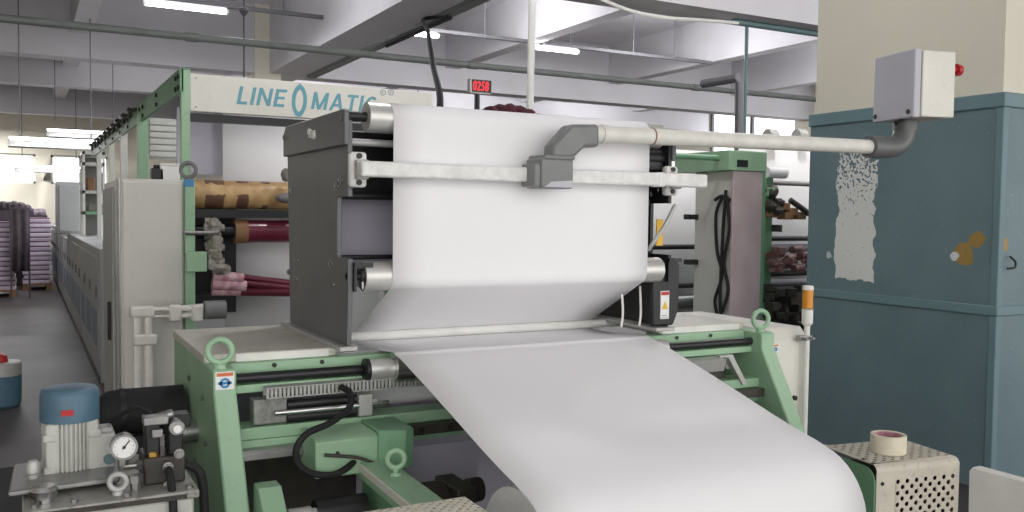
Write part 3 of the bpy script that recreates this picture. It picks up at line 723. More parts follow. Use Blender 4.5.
c = MB(); c.tube([at(675, 205, Y=2.72), at(665, 225, Y=2.71), at(655, 240, Y=2.70), at(648, 250, Y=2.72)], .0075); build('loose_cord', c, K['alu'], tw)
for i, (xa, xb, ya) in enumerate(((622, 621, 294), (640, 639, 286))):
    p = at(xa, ya, Y=2.79); q = at(xb, 338 if i else 334, Y=2.76)
    build('hanging_cord', MB().tube([p, (p+q)/2+Vector((.006, 0, 0)), (q.x, q.y, DT+.02)], .0045), K['whitepaint'], tw)

# LED counter, maroon cloth on the rear beam
dz = ZT+.085
ld = thing('led_counter', (at(481, 90, Y=3.4).x, 3.41, dz), 'small LED counter with red digits standing behind the top of the paper', 'display')
a = at(470, 93, Y=3.40); b = at(492, 80, Y=3.40)
build('stand', MB().cyl((ld.location.x-.004, 3.42, dz), (ld.location.x-.004, 3.42, a.z), .008).cyl((ld.location.x-.016, 3.42, dz), (ld.location.x-.016, 3.42, a.z), .004), K['black'], ld)
case = build('case', MB().box((a.x, 3.40, a.z), (b.x, 3.43, b.z)), K['alu'], ld, .004)
build('screen', MB().box((a.x+.008, 3.397, a.z+.006), (b.x-.004, 3.401, b.z-.004)), K['black'], case)
text('digits', '0258', (b.z-a.z)*.62, K['ledred'], case, plane_m((a.x+.013, 3.3965, a.z+.013), (1, 0, 0), (0, 0, 1)), .12, 0., .0005, width=(b.x-a.x)-.030)
cm = MB(); p = at(505, 104, Y=3.40)
prev = random.getstate()
for k in range(7):
    u = k/6; x = at(482, 107, Y=3.4).x+(at(538, 110, Y=3.4).x-at(482, 107, Y=3.4).x)*u
    cm.blob((x, 3.41, dz+.012+.018*math.sin(PI*u)), (.034, .045, .016+.016*math.sin(PI*u)), j=.08)
build('maroon_cloth', cm, K['maroondark'], None, label='crumpled maroon cloth lying behind the top edge of the paper', cat='cloth')

# ================================================================== PIPE ARM + CONTROL BOX
PYB = 2.60
arm = thing('pipe_boom', (1.55, PYB, zb0-.06), 'cream pipe with grey elbows over the paper, carrying the grey control box', 'pipe boom')
AP = lambda px, py: at(px, py, Y=PYB-.035)
A0, A1 = AP(536, 163), AP(574, 189)
xL, xR, zT_, zB_ = A0.x, A1.x, AP(556, 158).z, A1.z
bd_ = build('clamp_body', MB().box((xL+.022, 2.568, zB_), (xR, 2.672, zT_)), K['greypvc'], arm, .008)
build('clamp_collar', MB().box((xL, 2.575, zB_+.004), (xL+.026, 2.665, A0.z)), K['greypvc'], bd_, .006)
build('clamp_mouth', MB().prism([(xL+.034, zB_+.004), (xL+.060, zB_+.022), (xR-.004, zB_+.028), (xR-.004, zB_+.004)], 'Y', 2.5655, 2.569), K['boxgrey'], bd_)
build('socket_ring', MB().box((xL+.034, 2.564, zT_-.004), (xR+.003, 2.676, zT_+.010)), K['greypvc'], bd_, .004)
eb = MB(); e = [AP(*p) for p in ((553, 158), (553, 145), (572, 124), (600, 124), (600, 147), (586, 147), (575, 158))]
eb.prism([(v.x, v.z) for v in e], 'Y', PYB-.034, PYB+.034)
build('lower_elbow', eb, K['greypvc'], arm, .012)
P0 = at(598, 134, Y=PYB); P1 = at(872, 147, Y=PYB)
dr = (P1-P0).normalized()
pp = build('pipe', MB().cyl(P0-dr*.02, P1, .029, n=32).cyl(P0+dr*.01, P0+dr*.035, .033, n=32), K['pvc'], arm)
xj = P0+dr*(at(651, 137, Y=PYB).x-P0.x)
build('joint_ring', MB().cyl(xj, xj+dr*.006, .0305, n=28), K['leather'], pp)
NK = at(908, 122, Y=PYB)
e2 = MB()
e2.cyl(P1-dr*.02, P1+dr*.075, .046, n=28)
e2.tube([P1+dr*.03, P1+dr*.09, P1+dr*.15+Vector((0, 0, .012)), P1+dr*.19+Vector((0, 0, .05)), P1+dr*.20+Vector((0, 0, .10))], .044, n=24)
Nc = P1+dr*.20
e2.cyl(Nc+Vector((0, 0, .075)), Nc+Vector((0, 0, .115)), .049, n=28)
build('upper_elbow', e2, K['elbow'], arm)
BB = at(913, 117, Y=2.47)
build('swivel_clamp', MB().cyl(Nc+Vector((0, 0, .11)), Vector((Nc.x, Nc.y, BB.z)), .036, n=20), K['black'], arm)
build('clamp_lever', MB().tube([Nc+Vector((-.02, -.02, .125)), Nc+Vector((-.06, -.04, .118)), Nc+Vector((-.12, -.05, .095))], .008), K['black'], arm)
# enclosure, turned a little about the vertical
ang = math.radians(-14); bu = Vector((math.cos(ang), math.sin(ang), 0)); bv = Vector((-math.sin(ang), math.cos(ang), 0))
BW, BD, BH = .20, .26, .278
def obox(mb, u0, u1, v0, v1, z0, z1):
    P = [BB+bu*a+bv*b+Vector((0, 0, c)) for c in (z0, z1) for a, b in ((u0, v0), (u1, v0), (u1, v1), (u0, v1))]
    return mb._new(P, [(3,2,1,0),(4,5,6,7),(0,1,5,4),(1,2,6,5),(2,3,7,6),(3,0,4,7)])
bx = build('control_box', obox(MB(), .042, BW, .004, BD-.004, .004, BH-.004), K['cream'], arm, .006, label='cream enclosure body')
build('box_lid', obox(MB(), 0, .034, 0, BD, 0, BH), K['boxgrey'], bx, .006, label='light grey lid')
build('lid_gasket', obox(MB(), .034, .042, .008, BD-.008, .008, BH-.008), K['greycab'], bx)
lk = MB()
for vv, zz in ((.03, .025), (BD-.02, .025)):
    q = BB+bv*vv+Vector((0, 0, zz)); lk.cyl(q-bu*.004, q+bu*.004, .010, n=12)
build('lid_screw', lk, K['black'], bx)
q = BB+bu*BW+bv*.035+Vector((0, 0, BH*.74)); build('stop_button', MB().cyl(q-bu*.004, q+bu*.030, .014, n=20).cyl(q+bu*.026, q+bu*.048, .026, .022, n=20), K['red'], bx)

# ================================================================== BEACON POLE
bp = thing('signal_beacon', (at(807, 330, Y=2.69).x, 2.69, 0), 'orange and white signal beacon on a thin white pole beside the cream side cabinet', 'beacon')
XB = at(807, 330, Y=2.69).x; YBn = 2.69
z1 = at(807, 322, Y=YBn).z; z2 = at(807, 308, Y=YBn).z; z3 = at(807, 290, Y=YBn).z
build('pole', MB().cyl((XB, YBn, 0), (XB, YBn, z2-.02), .012), K['whitepaint'], bp)
build('beacon_base', MB().lathe((XB, YBn, z1-.005), [(.013, -.012), (.0225, 0), (.0225, z2-z1)]), K['whitepaint'], bp)
build('orange_lens', MB().cyl((XB, YBn, z2), (XB, YBn, z3), .0215), K['orange'], bp)
build('beacon_cap', MB().lathe((XB, YBn, z3), [(.0225, 0), (.0225, .012), (.019, .018)]), K['whitepaint'], bp)
zc = at(800, 338, Y=2.7).z
build('pole_clamp', MB().box((XB-.05, YBn-.012, zc-.01), (XB+.02, YBn+.012, zc+.012)).cyl((XB-.03, YBn-.03, zc), (XB-.03, YBn+.02, zc), .006).cyl((XB+.01, YBn-.03, zc), (XB+.01, YBn+.02, zc), .006), K['steel'], bp, .002)

# ================================================================== REAR RULING UNIT (left, with the sign)
HY = 5.25
ru = thing('ruling_unit', (1.5, 5.6, 0), 'pale cabinet and green post printing unit with a lettered sign across its top', 'machine')
HX0, HX1 = at(190, 90, Y=HY).x, at(424, 100, Y=HY).x
hz1 = at(190, 73, Y=HY).z; hz0 = at(190, 111, Y=HY).z
sg = build('sign_board', MB().box((HX0, HY, hz0), (HX1+.06, HY+.04, hz1)), K['cream'], ru, .004)
def wx(px): return at(px, 97, Y=HY-.004).x
lh = (at(240, 86, Y=HY).z-at(240, 104, Y=HY).z)
zb_ = at(237, 104, Y=HY).z
def letters(word, x0, x1):
    SW = .19                                            # stroke width against the letter height
    def q(*p): return list(p)
    def dg(xa, ya, xb, yb, w=SW): return [(xa, ya), (xa+w, ya), (xb+w, yb), (xb, yb)]
    G = {'L': (.56, [dg(0, 0, 0, 1), [(0, 0), (.56, 0), (.56, .16), (0, .16)]]), 'I': (SW, [dg(0, 0, 0, 1)]),
         'N': (.78, [dg(0, 0, 0, 1), dg(.59, 0, .59, 1), dg(.59, 0, 0, 1)]),
         'E': (.62, [dg(0, 0, 0, 1), [(0, 0), (.62, 0), (.62, .16), (0, .16)], [(0, .84), (.62, .84), (.62, 1), (0, 1)], [(0, .43), (.57, .43), (.57, .58), (0, .58)]]),
         'M': (.94, [dg(0, 0, 0, 1), dg(.75, 0, .75, 1), dg(.375, .0, 0, 1), dg(.375, .0, .75, 1)]),
         'A': (.86, [dg(0, 0, .335, 1), dg(.67, 0, .335, 1), [(.2, .24), (.68, .24), (.63, .39), (.24, .39)]]),
         'T': (.68, [dg(.245, 0, .245, 1), [(0, .84), (.68, .84), (.68, 1), (0, 1)]]), 'C': (.72, [])}
    cc = []
    for k in range(11):
        a = math.radians(48+264*k/10); cc.append(((.40+.40*math.cos(a), .5+.5*math.sin(a)), (.40+(.40-SW)*math.cos(a), .5+(.5-.16)*math.sin(a))))
    for k in range(10): G['C'][1].append([cc[k][0], cc[k+1][0], cc[k+1][1], cc[k][1]])
    gap = .16; tot = sum(G[c][0] for c in word)+gap*(len(word)-1)+.2; kx = (x1-x0)/tot; pen = 0; mb = MB()
    n_ = 0
    for c in word:
        for poly in G[c][1]:
            n_ += 1; d_ = .0015+.0002*(n_ % 4)
            P = [(x0+(pen+u+.2*v)*kx, zb_+v*lh) for u, v in poly]
            mb.prism(P, 'Y', HY-d_, HY+.001)
        pen += G[c][0]+gap
    build('sign_letters', mb, K['teal'], sg)
letters('LINE', wx(236.5), wx(287.5)); letters('MATIC', wx(311), wx(378))
oc = Vector(((wx(292)+wx(307))/2, HY, (hz0+hz1)/2-.005)); ow = (wx(307)-wx(292))/2; oh = ow*2.15
om = MB(); vs = []; n = 40
for k in (0, 1):
    for (sx, dx) in ((1, 0), (.54, .05)):
        for i in range(n):
            a = 2*PI*i/n; ca, sa = math.cos(a), math.sin(a)
            vs.append((oc.x+ow*sx*math.copysign(abs(ca)**1.15, ca)+.10*ow*sa, HY-.003+.004*k, oc.z+oh*(sx+.14 if sx < 1 else 1)*sa))
fs = []
for i in range(n):
    j = (i+1) % n
    fs += [(i, j, n+j, n+i), (2*n+i, 3*n+i, 3*n+j, 2*n+j), (i, 2*n+i, 2*n+j, j), (n+i, n+j, 3*n+j, 3*n+i)]
om._new(vs, fs); build('sign_oval', om, K['teal'], sg, sharp=.5)
tm = MB()
for px in (383, 391):
    q = at(px, 92.5, Y=HY); tm.ring((q.x, HY-.002, q.z), (q.x, HY+.002, q.z), .019, .013, 20); tm.box((q.x-.006, HY-.002, q.z-.009), (q.x-.002, HY+.001, q.z+.009)); tm.box((q.x-.006, HY-.002, q.z+.001), (q.x+.007, HY+.001, q.z+.005))
build('registered_mark', tm, K['greytext'], sg)
sc = MB()
for px, py in ((196, 78), (196, 107), (300, 84), (418, 91)):
    q = at(px, py, Y=HY); sc.cyl((q.x, HY-.004, q.z), (q.x, HY+.002, q.z), .006, n=8)
build('sign_screw', sc, K['steel'], sg)
PXG = HX0+.0; tzr = hz1+.02
def gpost(y, w=.05, top=None, m='green'):
    return build('post', MB().box((PXG-w, y, 0), (PXG-.002, y+w, top or tzr)), K[m], ru, .004)
gpost(HY-.02, .05, tzr); gpost(7.1, .075, tzr-.08); gpost(8.6, .06, tzr-.1, 'whitepaint')
for y in (9.9, 11.6): build('post', MB().box((PXG-.05, y, 1.165), (PXG-.002, y+.05, tzr-.1)), K['whitepaint'], ru, .004)
tr = build('top_rail', MB().box((PXG-.055, HY-.02, tzr-.13), (PXG-.035, 12.2, tzr)).box((PXG-.055, HY-.02, tzr-.01), (PXG-.0, 12.2, tzr)), K['greend'], ru, .003)
b = MB()
for y in (HY+.02, HY+.12, 6.2, 6.95, 7.15, 8.0, 8.65, 9.4, 10.2, 11): b.cyl((PXG-.065, y, tzr-.04), (PXG-.05, y, tzr-.04), .014, n=8).cyl((PXG-.065, y, tzr-.1), (PXG-.05, y, tzr-.1), .014, n=8)
build('rail_bolt', b, K['black'], tr)
ch = MB()
for i in range(20): ch.torus((PXG-.075, 7.4+i*.24, tzr+.0-.02), (1, 0, 0) if i % 2 else (0, 0, 1), .035, .014, 12, 6)
build('rail_link', ch, K['bearing'], ru)
build('cross_tube', MB().box((PXG, HY+.05, hz0-.05), (HX1, HY+.09, hz0-.005)), K['black'], ru)
# cabinet
cx0, cx1 = at(120, 180, Y=5.2).x, at(184, 180, Y=5.2).x; cz = at(150, 179, Y=5.2).z
cab = build('cabinet', MB().box((cx0, 5.2, 0), (cx1, 6.25, cz)), K['cabinet'], ru, .008)
build('cabinet_door', MB().box((cx0+.012, 5.19, .06), (cx1-.01, 5.20, cz-.02)), K['cabinet'], cab, .003)
build('corner_strip', MB().box((cx0-.006, 5.21, 0), (cx0, 5.235, cz)).box((cx0-.006, 5.42, 0), (cx0, 5.45, cz)), K['steel'], cab)
build('side_door', MB().box((cx0-.012, 5.55, .1), (cx0, 6.2, cz-.04)), K['rowgrey'], cab, .003)
build('door_lock', MB().box((cx0-.03, 5.66, .75), (cx0-.012, 5.70, .97)), K['black'], cab, .004)
gcol = build('green_column', MB().box((cx1, 5.17, 0), (at(195, 180, Y=5.17).x, 5.3, cz-.005)), K['green'], ru, .004)
q = at(189, 183, Y=5.17); build('column_sticker', MB().box((q.x-.025, 5.167, q.z-.02), (q.x+.025, 5.171, q.z+.02)), K['bluelabel'], gcol)
e = MB(); xq = (cx1+at(195, 180, Y=5.17).x)/2; eye_ring(e, (xq, 5.22, cz+.055), (.4, 1, 0), .04, .011, (xq, 5.22, cz-.005)); build('eye_bolt', e, K['greycab'], gcol)
arm_b = MB().box((cx1-.002, 5.10, at(190, 272, Y=5.1).z), (at(207, 260, Y=5.1).x, 5.17, at(190, 252, Y=5.1).z)); build('column_bracket', arm_b, K['green'], gcol, .004)
# back panel, cylinders
X0, X1 = HX0+.0, HX1+.1
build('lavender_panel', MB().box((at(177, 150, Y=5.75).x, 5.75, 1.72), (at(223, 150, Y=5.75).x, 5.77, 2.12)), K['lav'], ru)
def rollr(name, py0, py1, Y, m, x0=X0+.02, x1=X1, n=36, px=240):
    a, b2 = at(px, py0, Y=Y).z, at(px, py1, Y=Y).z
    r = (a-b2)/2
    return build(name, MB().cyl((x0, Y+r, (a+b2)/2), (x1, Y+r, (a+b2)/2), r, n=n), m, ru), (a+b2)/2, r
pc, zc1, r1 = rollr('printing_cylinder', 180.5, 209, 5.35, K['printcyl'])
build('dark_bar', MB().box((X0, 5.36, at(240, 218, Y=5.36).z), (X1, 5.46, at(240, 209.5, Y=5.36).z)), K['black'], ru)
mr, zc2, r2 = rollr('ink_roller', 220, 243, 5.35, K['maroon'], x0=at(247, 230, Y=5.35).x)
build('roller_collar', MB().cyl((at(236, 230, Y=5.35).x, 5.35+r2, zc2), (at(249, 230, Y=5.35).x, 5.35+r2, zc2), r2*1.04), K['leather'], mr)
build('collar_shaft', MB().cyl((X0, 5.35+r2, zc2), (at(237, 230, Y=5.35).x, 5.35+r2, zc2), r2*.6), K['black'], mr)
gh = MB(); rnd = random.Random(3)
gh.box(at(208, 268, Y=5.27), at(219, 221, Y=5.31))
for k in range(46):
    t = k/45; px = 212+rnd.uniform(-6, 7)+(8 if t > .75 else 0)*rnd.random(); py = 221+50*t; q = at(px, py, Y=5.22+rnd.uniform(-.04, .03)); r_ = rnd.uniform(.012, .028)
    if k % 3 == 0: gh.cyl(q-Vector((r_, 0, 0)), q+Vector((r_*1.4, 0, 0)), r_*.8, n=8)
    elif k % 3 == 1: gh.cyl(q-Vector((0, r_, 0)), q+Vector((0, r_, 0)), r_, n=10)
    else: gh.box(q-Vector((r_, r_, r_)), q+Vector((r_, r_, r_)), rz=rnd.uniform(0, 1))
build('dark_recess', MB().box((X0+.01, 5.52, .9), (at(236, 250, Y=5.52).x, 5.54, 1.60)), K['black'], ru)
build('gear_bracket', gh, mat('greasy_metal', (178, 172, 162), .4, metal=.35, var=.25, scale=26, dirt=.5), ru)
inkp = MB(); p = at(213, 276, Y=5.25); q = at(246, 286, Y=5.25)
inkp.cyl(p, at(243, 278, Y=5.25), .03).cyl(at(212, 284, Y=5.25), q, .03).cyl(at(212, 291, Y=5.28), at(240, 291, Y=5.28), .028)
build('ink_hose', inkp, K['inkpink'], ru)
inkp = MB(); inkp.cyl(at(240, 277, Y=5.27), at(300, 284, Y=5.30), .018).cyl(at(240, 283, Y=5.27), at(300, 288, Y=5.30), .02).cyl(at(236, 291, Y=5.3), at(300, 292, Y=5.3), .028)
build('maroon_bar', inkp, K['maroon'], ru)
build('lower_bar', MB().box((X0, 5.33, at(210, 304, Y=5.33).z), (at(234, 300, Y=5.33).x, 5.45, at(210, 294, Y=5.33).z)), K['black'], ru)
lvr = MB(); lvr.tube([at(184, 233, Y=5.1), at(205, 233, Y=5.12), at(218, 232, Y=5.15)], .012); build('hand_lever', lvr, K['steel'], ru)
fit = MB(); q = at(289, 205, Y=5.25); fit.blob(at(286, 198, Y=5.3), (.06, .04, .03), 14, 8, .05); fit.blob(at(286, 175, Y=5.3), (.03, .03, .04), 12, 8, .1); build('side_motor', fit, K['greycab'], ru)
build('far_frame', MB().box((X1, 5.3, 0), (X1+.06, 6.2, 1.9)), K['greend'], ru)
# rear paper in the unit
rp_ = MB(); xs_ = at(222, 150, Y=5.7).x
zt_, zm_ = hz0+.05, at(240, 200, Y=5.7).z
vs = []; prof2 = [(5.68, zt_+.1), (5.68, zm_), (5.66, at(240, 250, Y=5.7).z), (5.50, at(240, 285, Y=5.6).z), (5.62, at(240, 295, Y=5.62).z), (5.60, .6)]
for (y, z) in prof2: vs += [(xs_, y, z), (2.05, y, z)]
rp_._new(vs, [(2*i, 2*i+1, 2*i+3, 2*i+2) for i in range(len(prof2)-1)])
ro = build('paper_sheet', rp_, K['paper'], None, label='white paper sheet running down behind the brown cylinder under the sign', cat='paper')
s = ro.modifiers.new('thick', 'SOLIDIFY'); s.thickness = .002
lp = MB(); a, b = at(150, 156, Y=7.3), at(178, 119, Y=7.3)
for k in range(6):
    z = a.z+(b.z-a.z)*k/6; lp.prism([(7.30, z), (7.33, z+.01), (7.33, z+(b.z-a.z)/6*.9), (7.30, z+(b.z-a.z)/6*.75)], 'X', a.x, b.x)
lp.box((a.x, 7.33, a.z-.02), (b.x, 7.35, b.z))
build('louvre_panel', lp, K['whitepaint'], ru)
q = at(170, 178, Y=5.7)
jb = thing('junction_box', (q.x, 5.7, cz), 'small white box standing on top of the pale cabinet', 'box')
build('body', MB().box((q.x-.06, 5.66, cz), (q.x+.055, 5.76, cz+.095)), K['white'], jb, .006)
build('lid', MB().box((q.x-.063, 5.657, cz+.095), (q.x+.058, 5.763, cz+.11)), K['whitepaint'], jb, .003)
q = at(157, 178, Y=5.7); build('black_relay', MB().box((q.x-.035, 5.66, cz), (q.x+.035, 5.74, cz+.08)).cyl((q.x, 5.70, cz+.08), (q.x, 5.70, cz+.10), .02), K['black'], None, .006, label='small black device on the pale cabinet beside the white box', cat='device')
# pipes in front of the cabinet
pf = thing('beige_pipework', (at(142, 390, Y=5.0).x, 5.0, 0), 'pair of stained beige pipes bent in front of the pale cabinet', 'pipe')
for k, (dx, dy) in enumerate(((0, 0), (.055, .0))):
    a = at(137, 390, Y=5.0); top = at(137, 310 if k == 0 else 317, Y=5.0); end = at(203, 309 if k == 0 else 317, Y=5.0)
    build('pipe', MB().tube([(a.x+dx, 5.0+dy, 0), (a.x+dx, 5.0+dy, top.z), (end.x, 5.0+dy, top.z)], .022, smooth=False), K['pvc'], pf)
cp2 = MB()
for (px, py) in ((137, 312), (175, 313), (197, 313), (140, 340)):
    q = at(px, py, Y=5.0); cp2.box((q.x-.03, 4.97, q.z-.045), (q.x+.03, 5.03, q.z+.045)) if px > 145 else cp2.box((q.x-.035, 4.975, q.z-.03), (q.x+.085, 5.03, q.z+.03))
build('pipe_clip', cp2, K['pvc'], pf, .012)
q = at(204, 312, Y=5.0); build('grey_coupling', MB().cyl((q.x, 5.0, q.z+.01), (q.x+.11, 5.0, q.z+.01), .05), K['greypvc'], pf)

# ================================================================== MACHINE ROW ALONG THE LEFT
RX = .575
for i, (y0, y1) in enumerate(((8.5, 11.1), (11.2, 13.4), (13.5, 15.9), (16.0, 18.6), (18.7, 21.5), (21.6, 24.4))):
    o = thing('machine_cabinet', (RX+.5, (y0+y1)/2, 0), ['grey machine cabinet nearest in the long row at left', 'second cabinet from the front in the long grey row', 'third cabinet from the front in the long grey row',
              'fourth cabinet from the front in the long grey row', 'fifth cabinet from the front in the long grey row', 'farthest cabinet of the long grey row'][i], 'cabinet', 'machine cabinets in the long row')
    build('body', MB().box((RX, y0, 0), (RX+1.2, y1, 1.16)), K['rowgrey'], o, .01)
    n = 3; w_ = (y1-y0)/n
    for k in range(n):
        dd = build('door', MB().box((RX-.012, y0+k*w_+.02, .10), (RX, y0+(k+1)*w_-.02, 1.08)), K['rowgrey'], o, .004)
        build('panel', MB().box((RX-.016, y0+k*w_+.12, .30), (RX-.012, y0+(k+1)*w_-.12, .62)), K['rowblue'], dd)
        build('handle', MB().box((RX-.028, y0+k*w_+.07, .74), (RX-.012, y0+k*w_+.1, .84)), K['greycab'], dd)
    build('plinth', MB().box((RX-.006, y0, 0), (RX, y1, .06)), K['black'], o)
o = thing('tall_cabinet', (.75, 7.2, 0), 'narrow tall grey cabinet between the pale cabinet and the long row', 'cabinet')
ca, cb = at(100, 200, Y=8.0), at(112, 200, Y=8.0)
build('body', MB().box((.60, 7.2, 0), (.745, 8.4, 1.32)), K['rowgrey'], o, .008)
build('door', MB().box((.588, 7.3, .08), (.60, 8.3, 1.25)), K['cabinet'], o, .004)
build('handle', MB().box((.57, 7.35, .7), (.588, 7.39, .95)), K['black'], o, .003)
# grey box cabinet and shelf rack on the row
Yg = 14.0; a = at(57, 236, Y=Yg); b = at(82, 182, Y=Yg)
o = thing('control_cabinet', ((a.x+b.x)/2, Yg, 1.16), 'pale grey cabinet with green edge standing on the long row', 'cabinet')
build('body', MB().box((a.x, Yg, 1.16), (b.x, Yg+.7, b.z)), K['rowgrey'], o, .01)
build('edge_strip', MB().box((b.x, Yg, 1.16), (b.x+.04, Yg+.7, b.z+.02)), K['greend'], o)
build('door', MB().box((a.x+.03, Yg-.012, 1.2), (b.x-.03, Yg, b.z-.05)), K['rowgrey'], o, .004)
Ys = 12.6; a = at(83, 232, Y=Ys); b = at(105, 152, Y=Ys)
o = thing('shelf_rack', ((a.x+b.x)/2, Ys, 1.16), 'open rack with shelves behind the green rail at left', 'rack')
for x in (a.x, b.x-.03): build('upright', MB().box((x, Ys, 1.16), (x+.03, Ys+.04, b.z)).box((x, Ys+.5, 1.16), (x+.03, Ys+.54, b.z)), K['whitepaint'], o)
for py in (153, 164, 192, 213):
    z = at(90, py, Y=Ys).z; build('shelf', MB().box((a.x, Ys, z-.02), (b.x, Ys+.54, z+.02)), K['greend'] if py > 200 else K['alu'], o)
build('back_board', MB().box((a.x, Ys+.52, 1.16), (b.x, Ys+.54, b.z-.05)), K['greycab'], o)
for (x0, x1, p0, p1, nm, m, lab) in ((87, 95, 192, 178, 'carton', 'leather', 'small brown carton on the open rack shelf'), (98, 103, 192, 172, 'black_can', 'black', 'black can on the open rack shelf beside the brown carton'), (88, 104, 213, 204, 'folded_cloth', 'greycab', 'grey bundle on the lowest shelf of the open rack')):
    u, v = at(x0, p0, Y=Ys+.1), at(x1, p1, Y=Ys+.1); zb9 = at(90, p0, Y=Ys).z+.02
    mb = MB().cyl(((u.x+v.x)/2, Ys+.2, zb9), ((u.x+v.x)/2, Ys+.2, v.z), (v.x-u.x)/2) if nm == 'black_can' else MB().box((u.x, Ys+.1, zb9), (v.x, Ys+.35, v.z))
    build(nm, mb, K[m], None, .012, label=lab, cat=nm.replace('_', ' ').split()[-1])

# ------------------------------------------------ stock stacks at the far left
def stack(px0, px1, Yd, top_py, n, label):
    a, b = at(px0, 250, Y=Yd), at(px1, 250, Y=Yd); zt = at((px0+px1)/2, top_py, Y=Yd).z
    o = thing('paper_pallet', ((a.x+b.x)/2, Yd+.4, 0), label, 'pallet', 'wrapped stock pallets at the far left')
    build('pallet', MB().box((a.x, Yd, .09), (b.x, Yd+.9, .12)).box((a.x, Yd, 0), (a.x+.1, Yd+.9, .09)).box((b.x-.1, Yd, 0), (b.x, Yd+.9, .09)), K['leather'], o)
    h = (zt-.12)/n
    for k in range(n):
        j = random.uniform(-.02, .02)
        build('ream_layer', MB().box((a.x+.02+j, Yd+.02, .122+k*h), (b.x-.02+j, Yd+.88, .12+(k+1)*h-.02)), K['stack'] if k % 2 else K['stacklight'], o, .01)
        build('card_layer', MB().box((a.x+.03+j, Yd+.03, .12+(k+1)*h-.02), (b.x-.03+j, Yd+.87, .122+(k+1)*h)), K['stackedge'], o)
stack(-22, 16, 17.5, 222, 14, 'left pallet of wrapped paper reams at the far end of the aisle')
stack(22, 52, 18.8, 218, 14, 'right pallet of wrapped paper reams beside the long grey row')
for (px, Yd, hgt, lab) in ((12, 20.5, 1.62, 'dark covered bundle behind the left pallet of reams'), (27, 21.5, 1.52, 'dark covered bundle behind the right pallet of reams'), (-14, 24, 1.60, 'dark covered bundle at the left edge of the photo')):
    a = at(px, 210, Y=Yd); m = MB()
    hw_ = .38
    m.box((a.x-hw_, Yd, 0), (a.x+hw_, Yd+.7, hgt-.15))
    for k in range(6): m.blob((a.x-.26+.104*k, Yd+.3, hgt-.15+random.uniform(-.02, .06)), (.12, .3, .13), 12, 8, .12)
    build('covered_bundle', m, K['mauve'], None, label=lab, cat='bundle')
# drape hanging between stacks
m = MB(); a = at(20, 240, Y=17.3)
vs = []
for i in range(9):
    for z in (.45, 1.0, 1.5): vs.append((a.x-.13+.0325*i, 17.25+.04*math.sin(i*1.6), z))
m._new(vs, [(i*3+j, i*3+j+1, (i+1)*3+j+1, (i+1)*3+j) for i in range(8) for j in range(2)])
m.box((a.x-.15, 17.24, 1.49), (a.x+.15, 17.30, 1.52)); m.box((a.x-.15, 17.25, 0), (a.x-.12, 17.29, 1.5)); m.box((a.x+.12, 17.25, 0), (a.x+.15, 17.29, 1.5))
do = build('cloth_trolley', m, K['mauve'], None, label='grey cloth hanging on a narrow trolley between the two pallets of reams', cat='trolley'); sd = do.modifiers.new('thick', 'SOLIDIFY'); sd.thickness = .01
# bucket at left edge
q = at(3, 406, Z=0)
o = thing('paint_can', (q.x, q.y, 0), 'blue-grey tub with a pale upper half at the left edge of the floor', 'tub')
build('body', MB().lathe((q.x, q.y, 0), [(.11, 0), (.125, .02), (.13, .24)]), K['motorblue'], o)
build('upper', MB().lathe((q.x, q.y, .24), [(.13, 0), (.13, .09), (.12, .1)]), K['alu'], o)
build('red_lid', MB().lathe((q.x-.02, q.y, .34), [(.06, 0), (.05, .05), (.03, .06)]), K['red'], o)
build('rubber_mat', MB().box((-1.5, 3.0, 0), (.30, 5.9, .012)), K['rubber'], None, label='black rubber mat on the floor behind the hydraulic unit', cat='mat')
# ================================================================== HYDRAULIC UNIT
hu = thing('hydraulic_unit', (.18, 2.45, 0), 'hydraulic power unit with blue-topped motor, gauge and valve block at lower left', 'hydraulic unit')
HYD = 2.45
tz = at(110, 500, Y=2.32).z
tx0, tx1 = at(22, 512, Y=2.32).x, at(199, 500, Y=2.32).x
ty1 = 2.72
build('tank', MB().box((tx0+.01, 2.325, .25), (tx1-.01, ty1, tz-.02)), K['motorgrey'], hu, .01)
for x in (tx0+.02, tx1-.06):
    for y in (2.34, ty1-.05): build('leg', MB().box((x, y, 0), (x+.04, y+.04, .25)), K['steel'], hu)
K['oily'] = mat('oily_grey_metal', (168, 168, 160), .4, metal=.2, var=.12, scale=12, dirt=.45)
build('tank_lid', MB().box((tx0, 2.31, tz-.02), (tx1, ty1+.015, tz)), K['oily'], hu, .004)
mcx = at(70, 430, Y=2.58).x; mcy = 2.58
mz0 = at(70, 478, Y=2.55).z; mz1 = at(70, 421, Y=2.55).z; mz2 = at(70, 389, Y=2.55).z
mr_ = (at(99, 420, Y=2.58).x-at(40, 420, Y=2.58).x)/2
mo = build('motor', MB().cyl((mcx, mcy, tz+.02), (mcx, mcy, mz1+.01), mr_*.84, n=36), K['motorgrey'], hu)
f = MB()
for k in range(40):
    a = 2*PI*k/40
    f.box((mcx+mr_*.82, mcy-.0025, mz0+.015), (mcx+mr_*.97, mcy+.0025, mz1)); 
    vv = f.bm.verts[:] if False else None
f.bm.free(); f = MB()
for k in range(40):
    a = 2*PI*k/40; ca, sa = math.cos(a), math.sin(a); r0, r1 = mr_*.80, mr_*.95; t_ = .0022
    P = lambda r, s: (mcx+ca*r-sa*s, mcy+sa*r+ca*s)
    f.prism([P(r0, -t_), P(r1, -t_), P(r1, t_), P(r0, t_)], 'Z', mz0+.012, mz1)
build('cooling_fins', f, K['motorgrey'], mo)
fp = MB()
